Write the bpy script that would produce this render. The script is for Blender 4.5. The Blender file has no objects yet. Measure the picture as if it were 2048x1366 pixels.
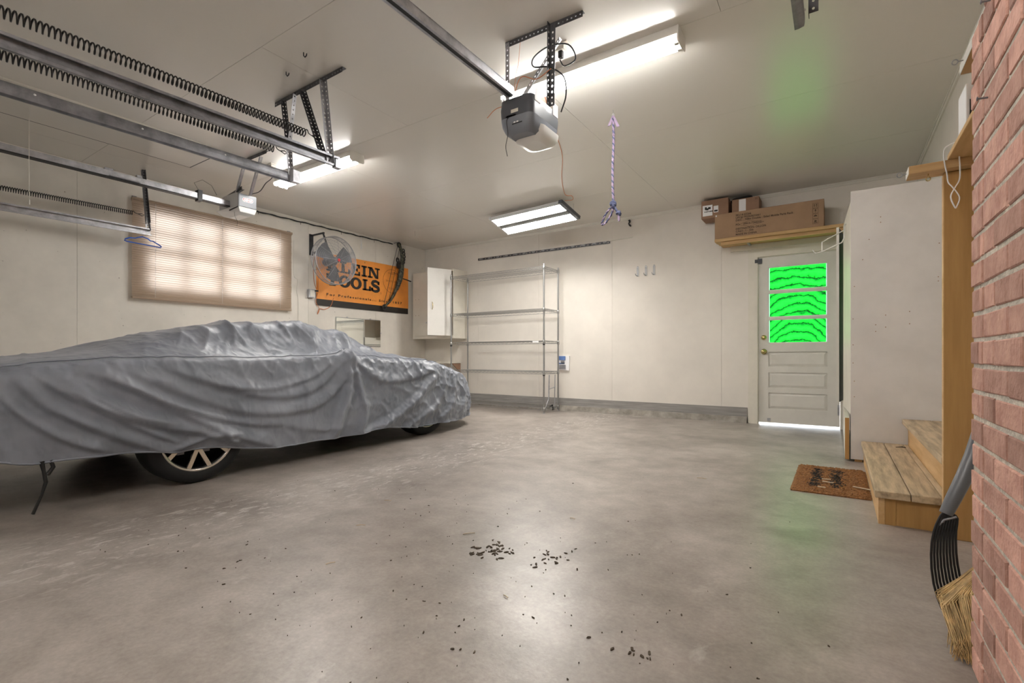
import bpy, math, random
import numpy as np
from mathutils import Vector, Matrix
random.seed(7); RNG = np.random.default_rng(7)
SC = bpy.context.scene; COL = SC.collection

# ------------------------------------------------------------------ camera
YAW = math.atan2(651, 979); CAMZ = .81
cd = bpy.data.cameras.new('camera'); cam = bpy.data.objects.new('camera', cd); COL.objects.link(cam)
cam.location = (0, 0, CAMZ); cam.rotation_euler = (math.pi/2, 0, YAW)
cd.sensor_width = 36; cd.lens = 36*979/2048; cd.shift_y = 30/2048; cd.clip_start = .02
SC.camera = cam
# ------------------------------------------------------------------ world, exposure
w = bpy.data.worlds.new('world'); SC.world = w; w.use_nodes = True
w.node_tree.nodes['Background'].inputs[0].default_value = (.86, .93, 1, 1)
w.node_tree.nodes['Background'].inputs[1].default_value = 3.0
SC.view_settings.view_transform = 'Standard'; SC.view_settings.look = 'None'
SC.view_settings.gamma = 1; SC.view_settings.use_curve_mapping = False
SC.view_settings.exposure = 1.86
SC.cycles.use_light_tree = False; SC.cycles.adaptive_threshold = .02; SC.cycles.max_bounces = 7; SC.cycles.diffuse_bounces = 5; SC.cycles.glossy_bounces = 3; SC.cycles.transmission_bounces = 2; SC.cycles.transparent_max_bounces = 4
TUBE = 19.0; LED = 22.0; LENS = .55

# ------------------------------------------------------------------ materials
def _nt(name):
    m = bpy.data.materials.new(name); m.use_nodes = True
    return m, m.node_tree, m.node_tree.nodes['Principled BSDF']
def mat(name, col, rough=.5, metal=0, var=0, vscale=4, bump=0, bscale=60, stretch=(1,1,1), spec=.5, col2=None, rvar=0, lo=.35, hi=.65, coat=0, objrand=0):
    m, nt, b = _nt(name); N = nt.nodes; L = nt.links
    b.inputs['Base Color'].default_value = (*col, 1); b.inputs['Roughness'].default_value = rough
    b.inputs['Metallic'].default_value = metal; b.inputs['Specular IOR Level'].default_value = spec
    if coat: b.inputs['Coat Weight'].default_value = coat; b.inputs['Coat Roughness'].default_value = .1
    if var or bump or col2 or objrand:
        tc = N.new('ShaderNodeTexCoord'); mp = N.new('ShaderNodeMapping'); mp.inputs['Scale'].default_value = stretch
        L.new(tc.outputs['Object'], mp.inputs[0])
        if objrand:
            oi = N.new('ShaderNodeObjectInfo'); vm = N.new('ShaderNodeVectorMath'); vm.operation = 'MULTIPLY_ADD'
            cx = N.new('ShaderNodeCombineXYZ')
            for k in range(3): L.new(oi.outputs['Random'], cx.inputs[k])
            vm.inputs[1].default_value = (37, 53, 71); L.new(cx.outputs[0], vm.inputs[0]); L.new(tc.outputs['Object'], vm.inputs[2])
            L.new(vm.outputs[0], mp.inputs[0])
    if var or col2:
        n = N.new('ShaderNodeTexNoise'); n.inputs['Scale'].default_value = vscale; n.inputs['Detail'].default_value = 4; n.inputs['Roughness'].default_value = .62
        L.new(mp.outputs[0], n.inputs['Vector'])
        r = N.new('ShaderNodeValToRGB'); r.color_ramp.elements[0].position = lo; r.color_ramp.elements[1].position = hi
        c2 = col2 or tuple(max(0, c*(1-var)) for c in col)
        r.color_ramp.elements[0].color = (*c2, 1); r.color_ramp.elements[1].color = (*col, 1)
        L.new(n.outputs['Fac'], r.inputs[0]); out = r.outputs[0]
        if objrand:
            hs = N.new('ShaderNodeHueSaturation'); mr = N.new('ShaderNodeMapRange'); mr.inputs['To Min'].default_value = 1-objrand; mr.inputs['To Max'].default_value = 1+objrand
            L.new(oi.outputs['Random'], mr.inputs[0]); L.new(mr.outputs[0], hs.inputs['Value']); L.new(out, hs.inputs['Color']); out = hs.outputs[0]
        L.new(out, b.inputs['Base Color'])
        if rvar:
            mr2 = N.new('ShaderNodeMapRange'); mr2.inputs['To Min'].default_value = rough+rvar; mr2.inputs['To Max'].default_value = rough-rvar
            L.new(n.outputs['Fac'], mr2.inputs[0]); L.new(mr2.outputs[0], b.inputs['Roughness'])
    if bump:
        n2 = N.new('ShaderNodeTexNoise'); n2.inputs['Scale'].default_value = bscale; n2.inputs['Detail'].default_value = 2
        L.new(mp.outputs[0], n2.inputs['Vector'])
        bp = N.new('ShaderNodeBump'); bp.inputs['Strength'].default_value = bump; bp.inputs['Distance'].default_value = .01
        L.new(n2.outputs['Fac'], bp.inputs['Height']); L.new(bp.outputs[0], b.inputs['Normal'])
    return m
def specks(m, scale, thr, col, amt):
    nt = m.node_tree; N = nt.nodes; L = nt.links; b = N['Principled BSDF']; src = b.inputs['Base Color'].links[0].from_socket
    tc = N.new('ShaderNodeTexCoord'); n = N.new('ShaderNodeTexNoise'); n.inputs['Scale'].default_value = scale; n.inputs['Detail'].default_value = 3; L.new(tc.outputs['Object'], n.inputs['Vector'])
    mr = N.new('ShaderNodeMapRange'); mr.inputs['From Min'].default_value = thr; mr.inputs['From Max'].default_value = thr+.04; mr.inputs['To Max'].default_value = amt; L.new(n.outputs['Fac'], mr.inputs[0])
    x = N.new('ShaderNodeMix'); x.data_type = 'RGBA'; L.new(mr.outputs[0], x.inputs[0]); L.new(src, x.inputs[6]); x.inputs[7].default_value = (*col, 1); L.new(x.outputs[2], b.inputs['Base Color'])
def emis(name, col, strength):
    m = bpy.data.materials.new(name); m.use_nodes = True; nt = m.node_tree; nt.nodes.clear()
    e = nt.nodes.new('ShaderNodeEmission'); o = nt.nodes.new('ShaderNodeOutputMaterial')
    e.inputs[0].default_value = (*col, 1); e.inputs[1].default_value = strength; nt.links.new(e.outputs[0], o.inputs[0]); return m

M = {}
M['wall'] = mat('wall paint', (.80, .755, .69), .5, var=.10, vscale=1.6)
M['wall_left'] = mat('left wall paint', (.78, .735, .665), .5, var=.13, vscale=2.2)
specks(M['wall_left'], 26, .73, (.16, .12, .09), .8); specks(M['wall'], 18, .755, (.3, .26, .2), .5)
M['joint'] = mat('panel joint', (.33, .30, .26), .8)
M['ceil'] = mat('ceiling paint', (.76, .73, .675), .27, var=.025, vscale=1.2, lo=.1, hi=.9, spec=.8)
M['trim'] = mat('painted trim', (.74, .71, .64), .4, var=.08, vscale=6)
M['greybase'] = mat('grey painted board', (.34, .325, .31), .6, var=.35, vscale=5, stretch=(.5, 1, 8))
M['curb'] = mat('concrete curb', (.36, .33, .29), .8, var=.4, vscale=9, bump=.3, bscale=40)
M['door'] = mat('door paint', (.74, .715, .66), .42, var=.08, vscale=5)
M['cream'] = mat('cream paint', (.76, .72, .63), .45, var=.1, vscale=4)
M['white'] = mat('white paint', (.80, .78, .74), .45, var=.05, vscale=5)
M['cabwhite'] = mat('painted plywood', (.68, .645, .615), .5, var=.10, vscale=3, bump=.05, bscale=30)
M['galv'] = mat('galvanized steel', (.55, .55, .58), .36, .75, var=.35, vscale=14, rvar=.08)
M['galvdark'] = mat('dull steel', (.33, .33, .355), .42, .7, var=.45, vscale=10, rvar=.08)
M['angle'] = mat('perforated angle steel', (.46, .46, .48), .42, .75, var=.3, vscale=12)
M['angledark'] = mat('dark perforated angle steel', (.13, .13, .14), .45, .7, var=.3, vscale=12)
M['chrome'] = mat('chrome wire', (.40, .40, .395), .30, .85)
M['black'] = mat('black plastic', (.012, .012, .013), .45)
M['blackmetal'] = mat('black metal', (.02, .02, .022), .4, .3)
M['spring'] = mat('oiled spring steel', (.028, .025, .024), .4, .5)
M['greyplastic'] = mat('charcoal plastic', (.085, .09, .105), .42)
M['midgrey'] = mat('slate plastic', (.20, .215, .25), .45)
M['ltgrey'] = mat('pale grey plastic', (.60, .60, .60), .45)
M['brass'] = mat('brass', (.62, .50, .22), .25, 1)
M['orange'] = mat('banner vinyl', (.95, .35, .06), .5, var=.10, vscale=5, bump=.2, bscale=9)
M['ink'] = mat('black ink', (.022, .018, .015), .55)
M['inkbrown'] = mat('faded emblem ink', (.42, .13, .03), .6)
M['boxink'] = mat('carton ink', (.10, .065, .04), .8)
M['carton'] = mat('cardboard', (.40, .255, .155), .8, var=.12, vscale=6, bump=.05, bscale=100)
M['cartondark'] = mat('brown cardboard', (.33, .20, .13), .8, var=.12, vscale=6)
M['paper'] = mat('white paper', (.85, .85, .86), .6)
M['bluepaper'] = mat('blue print', (.12, .22, .50), .6)
M['redprint'] = mat('red print', (.75, .05, .05), .5)
M['pine'] = mat('pine', (.66, .43, .20), .6, col2=(.50, .30, .12), vscale=3, stretch=(9, .7, 9), bump=.05, bscale=40, lo=.3, hi=.7)
M['pinex'] = mat('pine along x', (.64, .42, .20), .6, col2=(.47, .28, .115), vscale=3, stretch=(.7, 9, 9), lo=.3, hi=.7)
M['pinez'] = mat('pine upright', (.53, .31, .105), .6, col2=(.36, .19, .055), vscale=2.6, stretch=(7, 7, .6), bump=.04, bscale=40, lo=.3, hi=.75)
M['tread'] = mat('worn tread plank', (.56, .43, .28), .65, col2=(.27, .205, .13), vscale=3.2, stretch=(11, 1, 11), bump=.15, bscale=50, lo=.3, hi=.62)
M['riser'] = mat('fresh pine riser', (.70, .47, .24), .55, col2=(.56, .34, .14), vscale=2, stretch=(6, .6, 6), lo=.4, hi=.6)
M['mat'] = mat('coir', (.36, .165, .055), .95, var=.5, vscale=60, bump=.9, bscale=160)
M['matdark'] = mat('worn black print', (.035, .03, .028), .95, var=.4, vscale=50, bump=.8, bscale=160)
M['straw'] = mat('broom straw', (.80, .56, .26), .6, var=.5, vscale=30)
M['tyre'] = mat('rubber', (.010, .010, .011), .75)
M['rim'] = mat('machined alloy', (.62, .58, .53), .25, .9)
M['rimdark'] = mat('dark alloy', (.012, .012, .014), .35, .3)
M['bodydark'] = mat('dark body', (.01, .01, .011), .6)
M['rope1'] = mat('lilac rope', (.27, .20, .29), .8)
M['rope2'] = mat('navy rope', (.07, .08, .15), .8)
M['blue'] = mat('blue plastic', (.02, .12, .62), .4)
M['cordorange'] = mat('orange cord', (.62, .22, .09), .6)
M['brick'] = mat('brick', (.60, .355, .285), .85, col2=(.44, .235, .185), vscale=16, bump=.5, bscale=70, objrand=.27)
M['mortar'] = mat('mortar', (.66, .61, .53), .95, var=.3, vscale=30, bump=.8, bscale=90)
M['debris'] = mat('dry leaf', (.07, .05, .032), .9)
M['paledebris'] = mat('pale chip', (.55, .45, .32), .9)
M['greyhandle'] = mat('grey fibreglass', (.14, .145, .16), .35)
M['mirror'] = mat('mirror glass', (.80, .82, .78), .04, 1)
M['tube'] = emis('lit tube', (1, .98, .95), TUBE)
M['led'] = emis('lit led', (1, .965, .90), LED)
M['tubeend'] = mat('tube cap', (.7, .7, .68), .4)
M['lens'] = mat('frosted lens', (.80, .80, .78), .3)
M['camo'] = mat('camouflage', (.10, .10, .06), .5, col2=(.015, .016, .014), vscale=30, lo=.45, hi=.55)
M['windowlight'] = emis('daylit window pane', (.96, .97, 1), .95)

def slat_mat():
    m, nt, b = _nt('blind slat'); N = nt.nodes; L = nt.links
    b.inputs['Base Color'].default_value = (.56, .43, .31, 1); b.inputs['Roughness'].default_value = .5
    t = N.new('ShaderNodeBsdfTranslucent'); t.inputs[0].default_value = (.74, .65, .57, 1)
    mx = N.new('ShaderNodeMixShader'); mx.inputs[0].default_value = .55
    L.new(b.outputs[0], mx.inputs[1]); L.new(t.outputs[0], mx.inputs[2]); L.new(mx.outputs[0], N['Material Output'].inputs[0]); return m
M['slat'] = slat_mat()

def floor_mat():
    m, nt, b = _nt('worn concrete'); N = nt.nodes; L = nt.links
    tc = N.new('ShaderNodeTexCoord')
    def noise(scale, detail=6, rough=.6, dist=0, sc=(1, 1, 1)):
        mp = N.new('ShaderNodeMapping'); mp.inputs['Scale'].default_value = sc; L.new(tc.outputs['Object'], mp.inputs[0])
        n = N.new('ShaderNodeTexNoise'); n.inputs['Scale'].default_value = scale; n.inputs['Detail'].default_value = detail
        n.inputs['Roughness'].default_value = rough; n.inputs['Distortion'].default_value = dist; L.new(mp.outputs[0], n.inputs['Vector']); return n.outputs['Fac']
    def ramp(s, a, b_, ca, cb):
        r = N.new('ShaderNodeValToRGB'); r.color_ramp.elements[0].position = a; r.color_ramp.elements[1].position = b_
        r.color_ramp.elements[0].color = (*ca, 1); r.color_ramp.elements[1].color = (*cb, 1); L.new(s, r.inputs[0]); return r.outputs[0]
    def mix(f, a, c, mode='MIX'):
        x = N.new('ShaderNodeMix'); x.data_type = 'RGBA'; x.blend_type = mode
        if hasattr(f, 'links'): L.new(f, x.inputs[0])
        else: x.inputs[0].default_value = f
        L.new(a, x.inputs[6])
        if isinstance(c, tuple): x.inputs[7].default_value = (*c, 1)
        else: L.new(c, x.inputs[7])
        return x.outputs[2]
    base = ramp(noise(.9, 8, .65, .4), .32, .68, (.205, .178, .16), (.46, .425, .40))
    mid = ramp(noise(5, 7, .7), .3, .7, (.72, .70, .67), (1.12, 1.1, 1.08)); base = mix(1.0, base, mid, 'MULTIPLY')
    fine = ramp(noise(70, 4, .6), .3, .7, (.86, .85, .84), (1.08, 1.08, 1.08)); base = mix(1.0, base, fine, 'MULTIPLY')
    # pale scuffed paint flecks running in a band beside the parked car
    sep = N.new('ShaderNodeSeparateXYZ'); L.new(tc.outputs['Object'], sep.inputs[0])
    band = N.new('ShaderNodeMath'); band.operation = 'SUBTRACT'; L.new(sep.outputs[0], band.inputs[0]); band.inputs[1].default_value = -2.62
    ab = N.new('ShaderNodeMath'); ab.operation = 'ABSOLUTE'; L.new(band.outputs[0], ab.inputs[0])
    bm = N.new('ShaderNodeMapRange'); bm.inputs['From Min'].default_value = .55; bm.inputs['From Max'].default_value = .1; L.new(ab.outputs[0], bm.inputs[0])
    fl = ramp(noise(22, 8, .75, .6, (1, .45, 1)), .53, .60, (0, 0, 0), (1, 1, 1))
    mu = N.new('ShaderNodeMath'); mu.operation = 'MULTIPLY'; L.new(bm.outputs[0], mu.inputs[0]); L.new(fl, mu.inputs[1])
    mu2 = N.new('ShaderNodeMath'); mu2.operation = 'MULTIPLY'; mu2.inputs[1].default_value = .85; L.new(mu.outputs[0], mu2.inputs[0])
    base = mix(mu2.outputs[0], base, (.56, .53, .50))
    pale = ramp(noise(2.2, 6, .7, .8), .63, .72, (0, 0, 0), (.4, .4, .4)); base = mix(pale, base, (.60, .57, .54))
    dark = ramp(noise(3.1, 7, .7, 1.2), .64, .80, (0, 0, 0), (.5, .5, .5)); base = mix(dark, base, (.13, .11, .095))
    L.new(base, b.inputs['Base Color'])
    rr = N.new('ShaderNodeMapRange'); b.inputs['Specular IOR Level'].default_value = .6; rr.inputs['To Min'].default_value = .44; rr.inputs['To Max'].default_value = .27; L.new(noise(2.5, 6, .65), rr.inputs[0])
    L.new(rr.outputs[0], b.inputs['Roughness'])
    bp = N.new('ShaderNodeBump'); bp.inputs['Strength'].default_value = .12; bp.inputs['Distance'].default_value = .006
    L.new(noise(28, 3, .7), bp.inputs['Height']); L.new(bp.outputs[0], b.inputs['Normal'])
    return m
M['floor'] = floor_mat()

def cloth_mat():
    m, nt, b = _nt('grey nonwoven cover'); N = nt.nodes; L = nt.links
    tc = N.new('ShaderNodeTexCoord')
    n = N.new('ShaderNodeTexNoise'); n.inputs['Scale'].default_value = 3; n.inputs['Detail'].default_value = 7; L.new(tc.outputs['Object'], n.inputs['Vector'])
    r = N.new('ShaderNodeValToRGB'); r.color_ramp.elements[0].color = (.175, .192, .235, 1); r.color_ramp.elements[1].color = (.265, .285, .335, 1)
    r.color_ramp.elements[0].position = .35; r.color_ramp.elements[1].position = .65; L.new(n.outputs['Fac'], r.inputs[0]); L.new(r.outputs[0], b.inputs['Base Color'])
    b.inputs['Roughness'].default_value = .46; b.inputs['Sheen Weight'].default_value = .1
    def nz(scale, sc, dist):
        mp = N.new('ShaderNodeMapping'); mp.inputs['Scale'].default_value = sc; L.new(tc.outputs['Object'], mp.inputs[0])
        t = N.new('ShaderNodeTexNoise'); t.inputs['Scale'].default_value = scale; t.inputs['Detail'].default_value = 4; t.inputs['Distortion'].default_value = dist
        t.noise_type = 'RIDGED_MULTIFRACTAL' if hasattr(t, 'noise_type') else t.noise_type
        L.new(mp.outputs[0], t.inputs['Vector']); return t.outputs['Fac']
    a = nz(5.5, (1, 1.2, .8), 1.1); c = nz(19, (1, 1, .6), .6)
    ad = N.new('ShaderNodeMath'); ad.operation = 'MULTIPLY_ADD'; L.new(c, ad.inputs[0]); ad.inputs[1].default_value = .4; L.new(a, ad.inputs[2])
    bp = N.new('ShaderNodeBump'); bp.inputs['Strength'].default_value = .8; bp.inputs['Distance'].default_value = .014
    L.new(ad.outputs[0], bp.inputs['Height']); L.new(bp.outputs[0], b.inputs['Normal']); return m
M['cloth'] = cloth_mat()

def green_mat(seed):
    m = bpy.data.materials.new('sunlit green film'); m.use_nodes = True; nt = m.node_tree; nt.nodes.clear(); N = nt.nodes; L = nt.links
    tc = N.new('ShaderNodeTexCoord'); sep = N.new('ShaderNodeSeparateXYZ'); L.new(tc.outputs['Object'], sep.inputs[0])
    def math_(op, a, b=None, c=None):
        x = N.new('ShaderNodeMath'); x.operation = op
        for i, v in enumerate((a, b, c)):
            if v is None: continue
            if isinstance(v, (int, float)): x.inputs[i].default_value = v
            else: L.new(v, x.inputs[i])
        return x.outputs[0]
    mp = N.new('ShaderNodeMapping'); mp.inputs['Location'].default_value = (seed*3.1, 0, seed*1.7); L.new(tc.outputs['Object'], mp.inputs[0])
    n = N.new('ShaderNodeTexNoise'); n.inputs['Scale'].default_value = 24; n.inputs['Detail'].default_value = 8; n.inputs['Roughness'].default_value = .75; L.new(mp.outputs[0], n.inputs['Vector'])
    n2 = N.new('ShaderNodeTexNoise'); n2.inputs['Scale'].default_value = 5; n2.inputs['Detail'].default_value = 5; L.new(mp.outputs[0], n2.inputs['Vector'])
    # sagging tide lines: height lowered towards the sides, broken by noise
    arch = math_('MULTIPLY', math_('MULTIPLY', sep.outputs[0], sep.outputs[0]), (2.3, 1.5, .35)[int(seed)])
    h0 = math_('ADD', math_('ADD', sep.outputs[2], arch), math_('MULTIPLY', math_('SUBTRACT', n.outputs['Fac'], .5), .07))
    h = math_('ADD', h0, math_('MULTIPLY', math_('SUBTRACT', n2.outputs['Fac'], .5), .16))
    fr = math_('FRACT', math_('MULTIPLY', h, 10.5))
    r = N.new('ShaderNodeValToRGB'); cr = r.color_ramp
    cr.elements[0].position = 0; cr.elements[0].color = (.001, .04, .004, 1); cr.elements[1].position = 1; cr.elements[1].color = (.001, .05, .005, 1)
    for p, c in ((.07, (.001, .012, .002)), (.15, (.003, .22, .010)), (.55, (.006, .36, .016)), (.9, (.002, .10, .008))):
        e = cr.elements.new(p); e.color = (*c, 1)
    L.new(fr, r.inputs[0])
    r2 = N.new('ShaderNodeValToRGB'); r2.color_ramp.elements[0].color = (.7, .7, .7, 1); r2.color_ramp.elements[1].color = (1.2, 1.15, 1.2, 1); L.new(n2.outputs['Fac'], r2.inputs[0])
    mx = N.new('ShaderNodeMix'); mx.data_type = 'RGBA'; mx.blend_type = 'MULTIPLY'; mx.inputs[0].default_value = 1; L.new(r.outputs[0], mx.inputs[6]); L.new(r2.outputs[0], mx.inputs[7])
    e = N.new('ShaderNodeEmission'); e.inputs[1].default_value = 2.0
    ed = math_('GREATER_THAN', math_('ABSOLUTE', sep.outputs[0]), .284)
    m3 = N.new('ShaderNodeMix'); m3.data_type = 'RGBA'; L.new(ed, m3.inputs[0]); L.new(mx.outputs[2], m3.inputs[6]); m3.inputs[7].default_value = (.12, .32, .18, 1); L.new(m3.outputs[2], e.inputs[0])
    o = N.new('ShaderNodeOutputMaterial'); L.new(e.outputs[0], o.inputs[0]); return m

# ------------------------------------------------------------------ object helpers
def cr(poly, k=6):
    p = [np.array(q, float) for q in poly]; p = [2*p[0]-p[1]]+p+[2*p[-1]-p[-2]]; out = []
    for i in range(1, len(p)-2):
        for t_ in np.linspace(0, 1, k, endpoint=False):
            a, b_, c, d = p[i-1], p[i], p[i+1], p[i+2]; out.append(.5*((2*b_)+(-a+c)*t_+(2*a-5*b_+4*c-d)*t_**2+(-a+3*b_-3*c+d)*t_**3))
    out.append(p[-2]); return out
ORG = {}
def _link(name, me, parent, kind=None):
    o = bpy.data.objects.new(name, me); COL.objects.link(o)
    if parent is not None: o.parent = parent
    if kind: o['kind'] = kind
    return o
def thing(name, label, cat, loc, group=None):
    o = _link(name, None, None); o.location = loc; o['label'] = label; o['category'] = cat
    if group: o['group'] = group
    ORG[o.name] = Vector(loc); return o
def org(p): return ORG.get(p.name, Vector((0, 0, 0))) if p is not None else None
class B:
    """collects geometry in world coordinates; build() links it as one mesh object"""
    def __init__(s): s.v = []; s.f = []; s.sm = []
    def add(s, vs, fs, smooth=False):
        k = len(s.v); s.v.extend([tuple(map(float, p)) for p in vs]); s.f.extend([tuple(i+k for i in f) for f in fs]); s.sm.extend([smooth]*len(fs)); return s
    def box(s, x0, x1, y0, y1, z0, z1):
        return s.add([(x, y, z) for x in (x0, x1) for y in (y0, y1) for z in (z0, z1)],
                     [(0,1,3,2), (4,6,7,5), (0,4,5,1), (2,3,7,6), (0,2,6,4), (1,5,7,3)])
    def bar(s, p, q, wv, hv):
        """bar from p to q with half-size vectors wv, hv"""
        p, q, wv, hv = map(Vector, (p, q, wv, hv)); vs = []
        for c in (p, q): vs += [c-wv-hv, c+wv-hv, c+wv+hv, c-wv+hv]
        return s.add(vs, [(3,2,1,0), (4,5,6,7), (0,1,5,4), (1,2,6,5), (2,3,7,6), (3,0,4,7)])
    def cord(s, pts, r, n=6, k=6):
        return s.tube([tuple(p) for p in cr(pts, k)], r, n)
    def tube(s, pts, r, n=8, cap=True, smooth=True, closed=False):
        pts = [Vector(p) for p in pts]; m = len(pts); rs = r if hasattr(r, '__len__') else [r]*m
        rings = []; up = None
        for i, p in enumerate(pts):
            a = pts[(i-1) % m] if (closed or i > 0) else p; b = pts[(i+1) % m] if (closed or i < m-1) else p
            t = (b-a).normalized() if (b-a).length > 1e-9 else Vector((0, 0, 1))
            if up is None:
                up = Vector((0, 0, 1)) if abs(t.z) < .9 else Vector((1, 0, 0))
            x = t.cross(up)
            if x.length < 1e-6: x = t.orthogonal()
            x.normalize(); y = x.cross(t).normalized(); up = y
            rings.append([p+(x*math.cos(2*math.pi*k/n)+y*math.sin(2*math.pi*k/n))*rs[i] for k in range(n)])
        vs = [q for g in rings for q in g]; fs = []
        for i in range(m if closed else m-1):
            j = (i+1) % m
            for k in range(n): fs.append((i*n+k, i*n+(k+1) % n, j*n+(k+1) % n, j*n+k))
        s.add(vs, fs, smooth)
        if cap and not closed:
            s.add(rings[0], [tuple(range(n))]); s.add(rings[-1], [tuple(reversed(range(n)))])
        return s
    def lathe(s, prof, c, ax, n=32, smooth=True):
        """prof: (radius, along) pairs about axis ax through c"""
        c = Vector(c); ax = Vector(ax).normalized(); x = ax.orthogonal().normalized(); y = ax.cross(x)
        vs = [c+ax*h+(x*math.cos(2*math.pi*k/n)+y*math.sin(2*math.pi*k/n))*r for r, h in prof for k in range(n)]
        fs = [(i*n+k, i*n+(k+1) % n, (i+1)*n+(k+1) % n, (i+1)*n+k) for i in range(len(prof)-1) for k in range(n)]
        return s.add(vs, fs, smooth)
    def prism(s, poly, o, u, v, t):
        """polygon (2d) on plane o,u,v extruded by vector t"""
        o, u, v, t = map(Vector, (o, u, v, t)); k = len(poly)
        a = [o+u*p[0]+v*p[1] for p in poly]; b = [p+t for p in a]
        fs = [tuple(range(k)), tuple(reversed(range(k, 2*k)))]+[((i+1) % k, i, i+k, (i+1) % k+k) for i in range(k)]
        return s.add(a+b, fs)
    def flange(s, p, q, wv, hole=.0045, pitch=.026, thick=.002, nv=None):
        """perforated strip: edge p-q, width vector wv, real round holes"""
        p, q, wv = map(Vector, (p, q, wv)); d = q-p; Ln = d.length; d.normalize(); wd = wv.length; wn = wv/wd
        nn = d.cross(wn).normalized()*thick; k = max(1, int(round(Ln/pitch))); c = Ln/k
        for i in range(k):
            o = p+d*(c*i); cx, cy = c/2, wd/2
            out = [(0,0), (cx,0), (c,0), (c,cy), (c,wd), (cx,wd), (0,wd), (0,cy)]
            inn = [(cx+hole*1.15*math.cos(a), cy+hole*math.sin(a)) for a in [math.radians(t) for t in (225, 270, 315, 0, 45, 90, 135, 180)]]
            vs = []
            for off in (Vector((0, 0, 0)), nn):
                vs += [o+d*a+wn*b+off for a, b in out]+[o+d*a+wn*b+off for a, b in inn]
            fs = []
            for j in range(8):
                e = (j+1) % 8
                fs += [(j, 8+j, 8+e, e), (16+j, 16+e, 24+e, 24+j), (8+j, 24+j, 24+e, 8+e)]
            fs += [(0, 1, 17, 16), (1, 2, 18, 17), (4, 5, 21, 20), (5, 6, 22, 21)]
            s.add(vs, fs)
        return s
    def angle(s, p, q, w1, w2, **k):
        s.flange(p, q, w1, **k); s.flange(p, q, w2, **k); return s
    def build(s, name, m, parent=None, kind=None, label=None, cat=None, group=None, origin=None):
        if parent is not None: o0 = org(parent)
        elif origin is not None: o0 = Vector(origin)
        else:
            a = np.array(s.v); lo, hi = a.min(0), a.max(0); o0 = Vector(((lo[0]+hi[0])/2, (lo[1]+hi[1])/2, lo[2]))
        a = np.array(s.v, dtype=np.float64)-np.array(o0)
        me = bpy.data.meshes.new(name); me.from_pydata(a.tolist(), [], s.f); me.update()
        me.polygons.foreach_set('use_smooth', s.sm)
        me.materials.append(M[m] if isinstance(m, str) else m)
        o = _link(name, me, parent, kind)
        if parent is None: o.location = o0
        ORG[o.name] = o0
        if label: o['label'] = label
        if cat: o['category'] = cat
        if group: o['group'] = group
        return o
def bevel(o, wd=.004, seg=2):
    md = o.modifiers.new('bevel', 'BEVEL'); md.width = wd; md.segments = seg; md.limit_method = 'ANGLE'; return o
def box(name, x0, x1, y0, y1, z0, z1, m, parent=None, bev=0, **k):
    o = B().box(x0, x1, y0, y1, z0, z1).build(name, m, parent, **k)
    if bev: bevel(o, bev)
    return o
def text_geo(txt, size, bold=0, spacing=1):
    cu = bpy.data.curves.new('t', 'FONT'); cu.body = txt; cu.size = size; cu.offset = bold; cu.space_character = spacing; cu.resolution_u = 3
    ob = bpy.data.objects.new('t', cu); me = bpy.data.meshes.new_from_object(ob)
    vs = [tuple(v.co) for v in me.vertices]; fs = [tuple(p.vertices) for p in me.polygons]
    bpy.data.objects.remove(ob); bpy.data.curves.remove(cu); bpy.data.meshes.remove(me); return vs, fs
def text(b, txt, o, u, v, size, bold=0, spacing=1, width=None):
    vs, fs = text_geo(txt, size, bold, spacing); o, u, v = map(Vector, (o, u, v)); k = 1
    if width and vs: k = width/(max(p[0] for p in vs)-min(p[0] for p in vs))
    b.add([o+u*(p[0]*k)+v*p[1] for p in vs], fs); return b

XL, XR, YB, YF, ZC = -6.265, .69, 6.56, -.7, 2.745
# ------------------------------------------------------------------ floor, ceiling, walls
B().box(XL-.15, XR+.15, YF-.15, YB+.13, -.12, 0).build('floor', 'floor', kind='structure', origin=(0, 0, 0))
box('yard_ground', XL-4, XR+4, YB+.13, YB+7, -.14, -.02, M['curb'], kind='structure')
ceil = B().box(XL-.15, XR+.15, YF-.15, YB+.15, ZC+.012, ZC+.12).build('ceiling', 'joint', kind='structure', origin=(0, 0, ZC))
ORG['ceiling'] = Vector((0, 0, ZC))
xs = [XL, -5.79, -4.20, -1.765, XR]; ys = [YF, .46, 1.68, 2.935, 4.185, 5.40, YB]
for j in range(len(ys)-1):
    xx = xs if j % 2 else [XL, -5.79, -3.0, -1.765+1.22, XR]
    if j in (3, 4, 5): xx = [XL, -5.79, -4.20, -1.765, XR]
    for i in range(len(xx)-1):
        box('ceiling_panel', xx[i]+.0012, xx[i+1]-.0012, ys[j]+.0012, ys[j+1]-.0012, ZC, ZC+.013, 'ceil', ceil)
def wall(name, axis, c, thick, a0, a1, z0, z1, holes, m):
    """wall slab perpendicular to axis at c (towards c+thick), with rectangular openings"""
    b = B()
    def bx(p0, p1, q0, q1):
        if p1-p0 < 1e-4 or q1-q0 < 1e-4: return
        t0, t1 = min(c, c+thick), max(c, c+thick)
        if axis == 'x': b.box(t0, t1, p0, p1, q0, q1)
        else: b.box(p0, p1, t0, t1, q0, q1)
    p = a0
    for h0, h1, hz0, hz1 in sorted(holes):
        bx(p, h0, z0, z1); bx(h0, h1, z0, hz0); bx(h0, h1, hz1, z1); p = h1
    bx(p, a1, z0, z1)
    return b.build(name, m, kind='structure', origin=(0, 0, 0))
WIN = (2.20, 3.80, 1.50, 2.42); DOOR = (-.80, .03, 0, 2.005)
wb = wall('wall_back', 'y', YB+.012, .12, XL-.15, XR+.15, 0, ZC+.012, [DOOR], 'joint')
seams = [XL, -5.05, -3.86, -2.66, -1.21, DOOR[0]]
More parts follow.
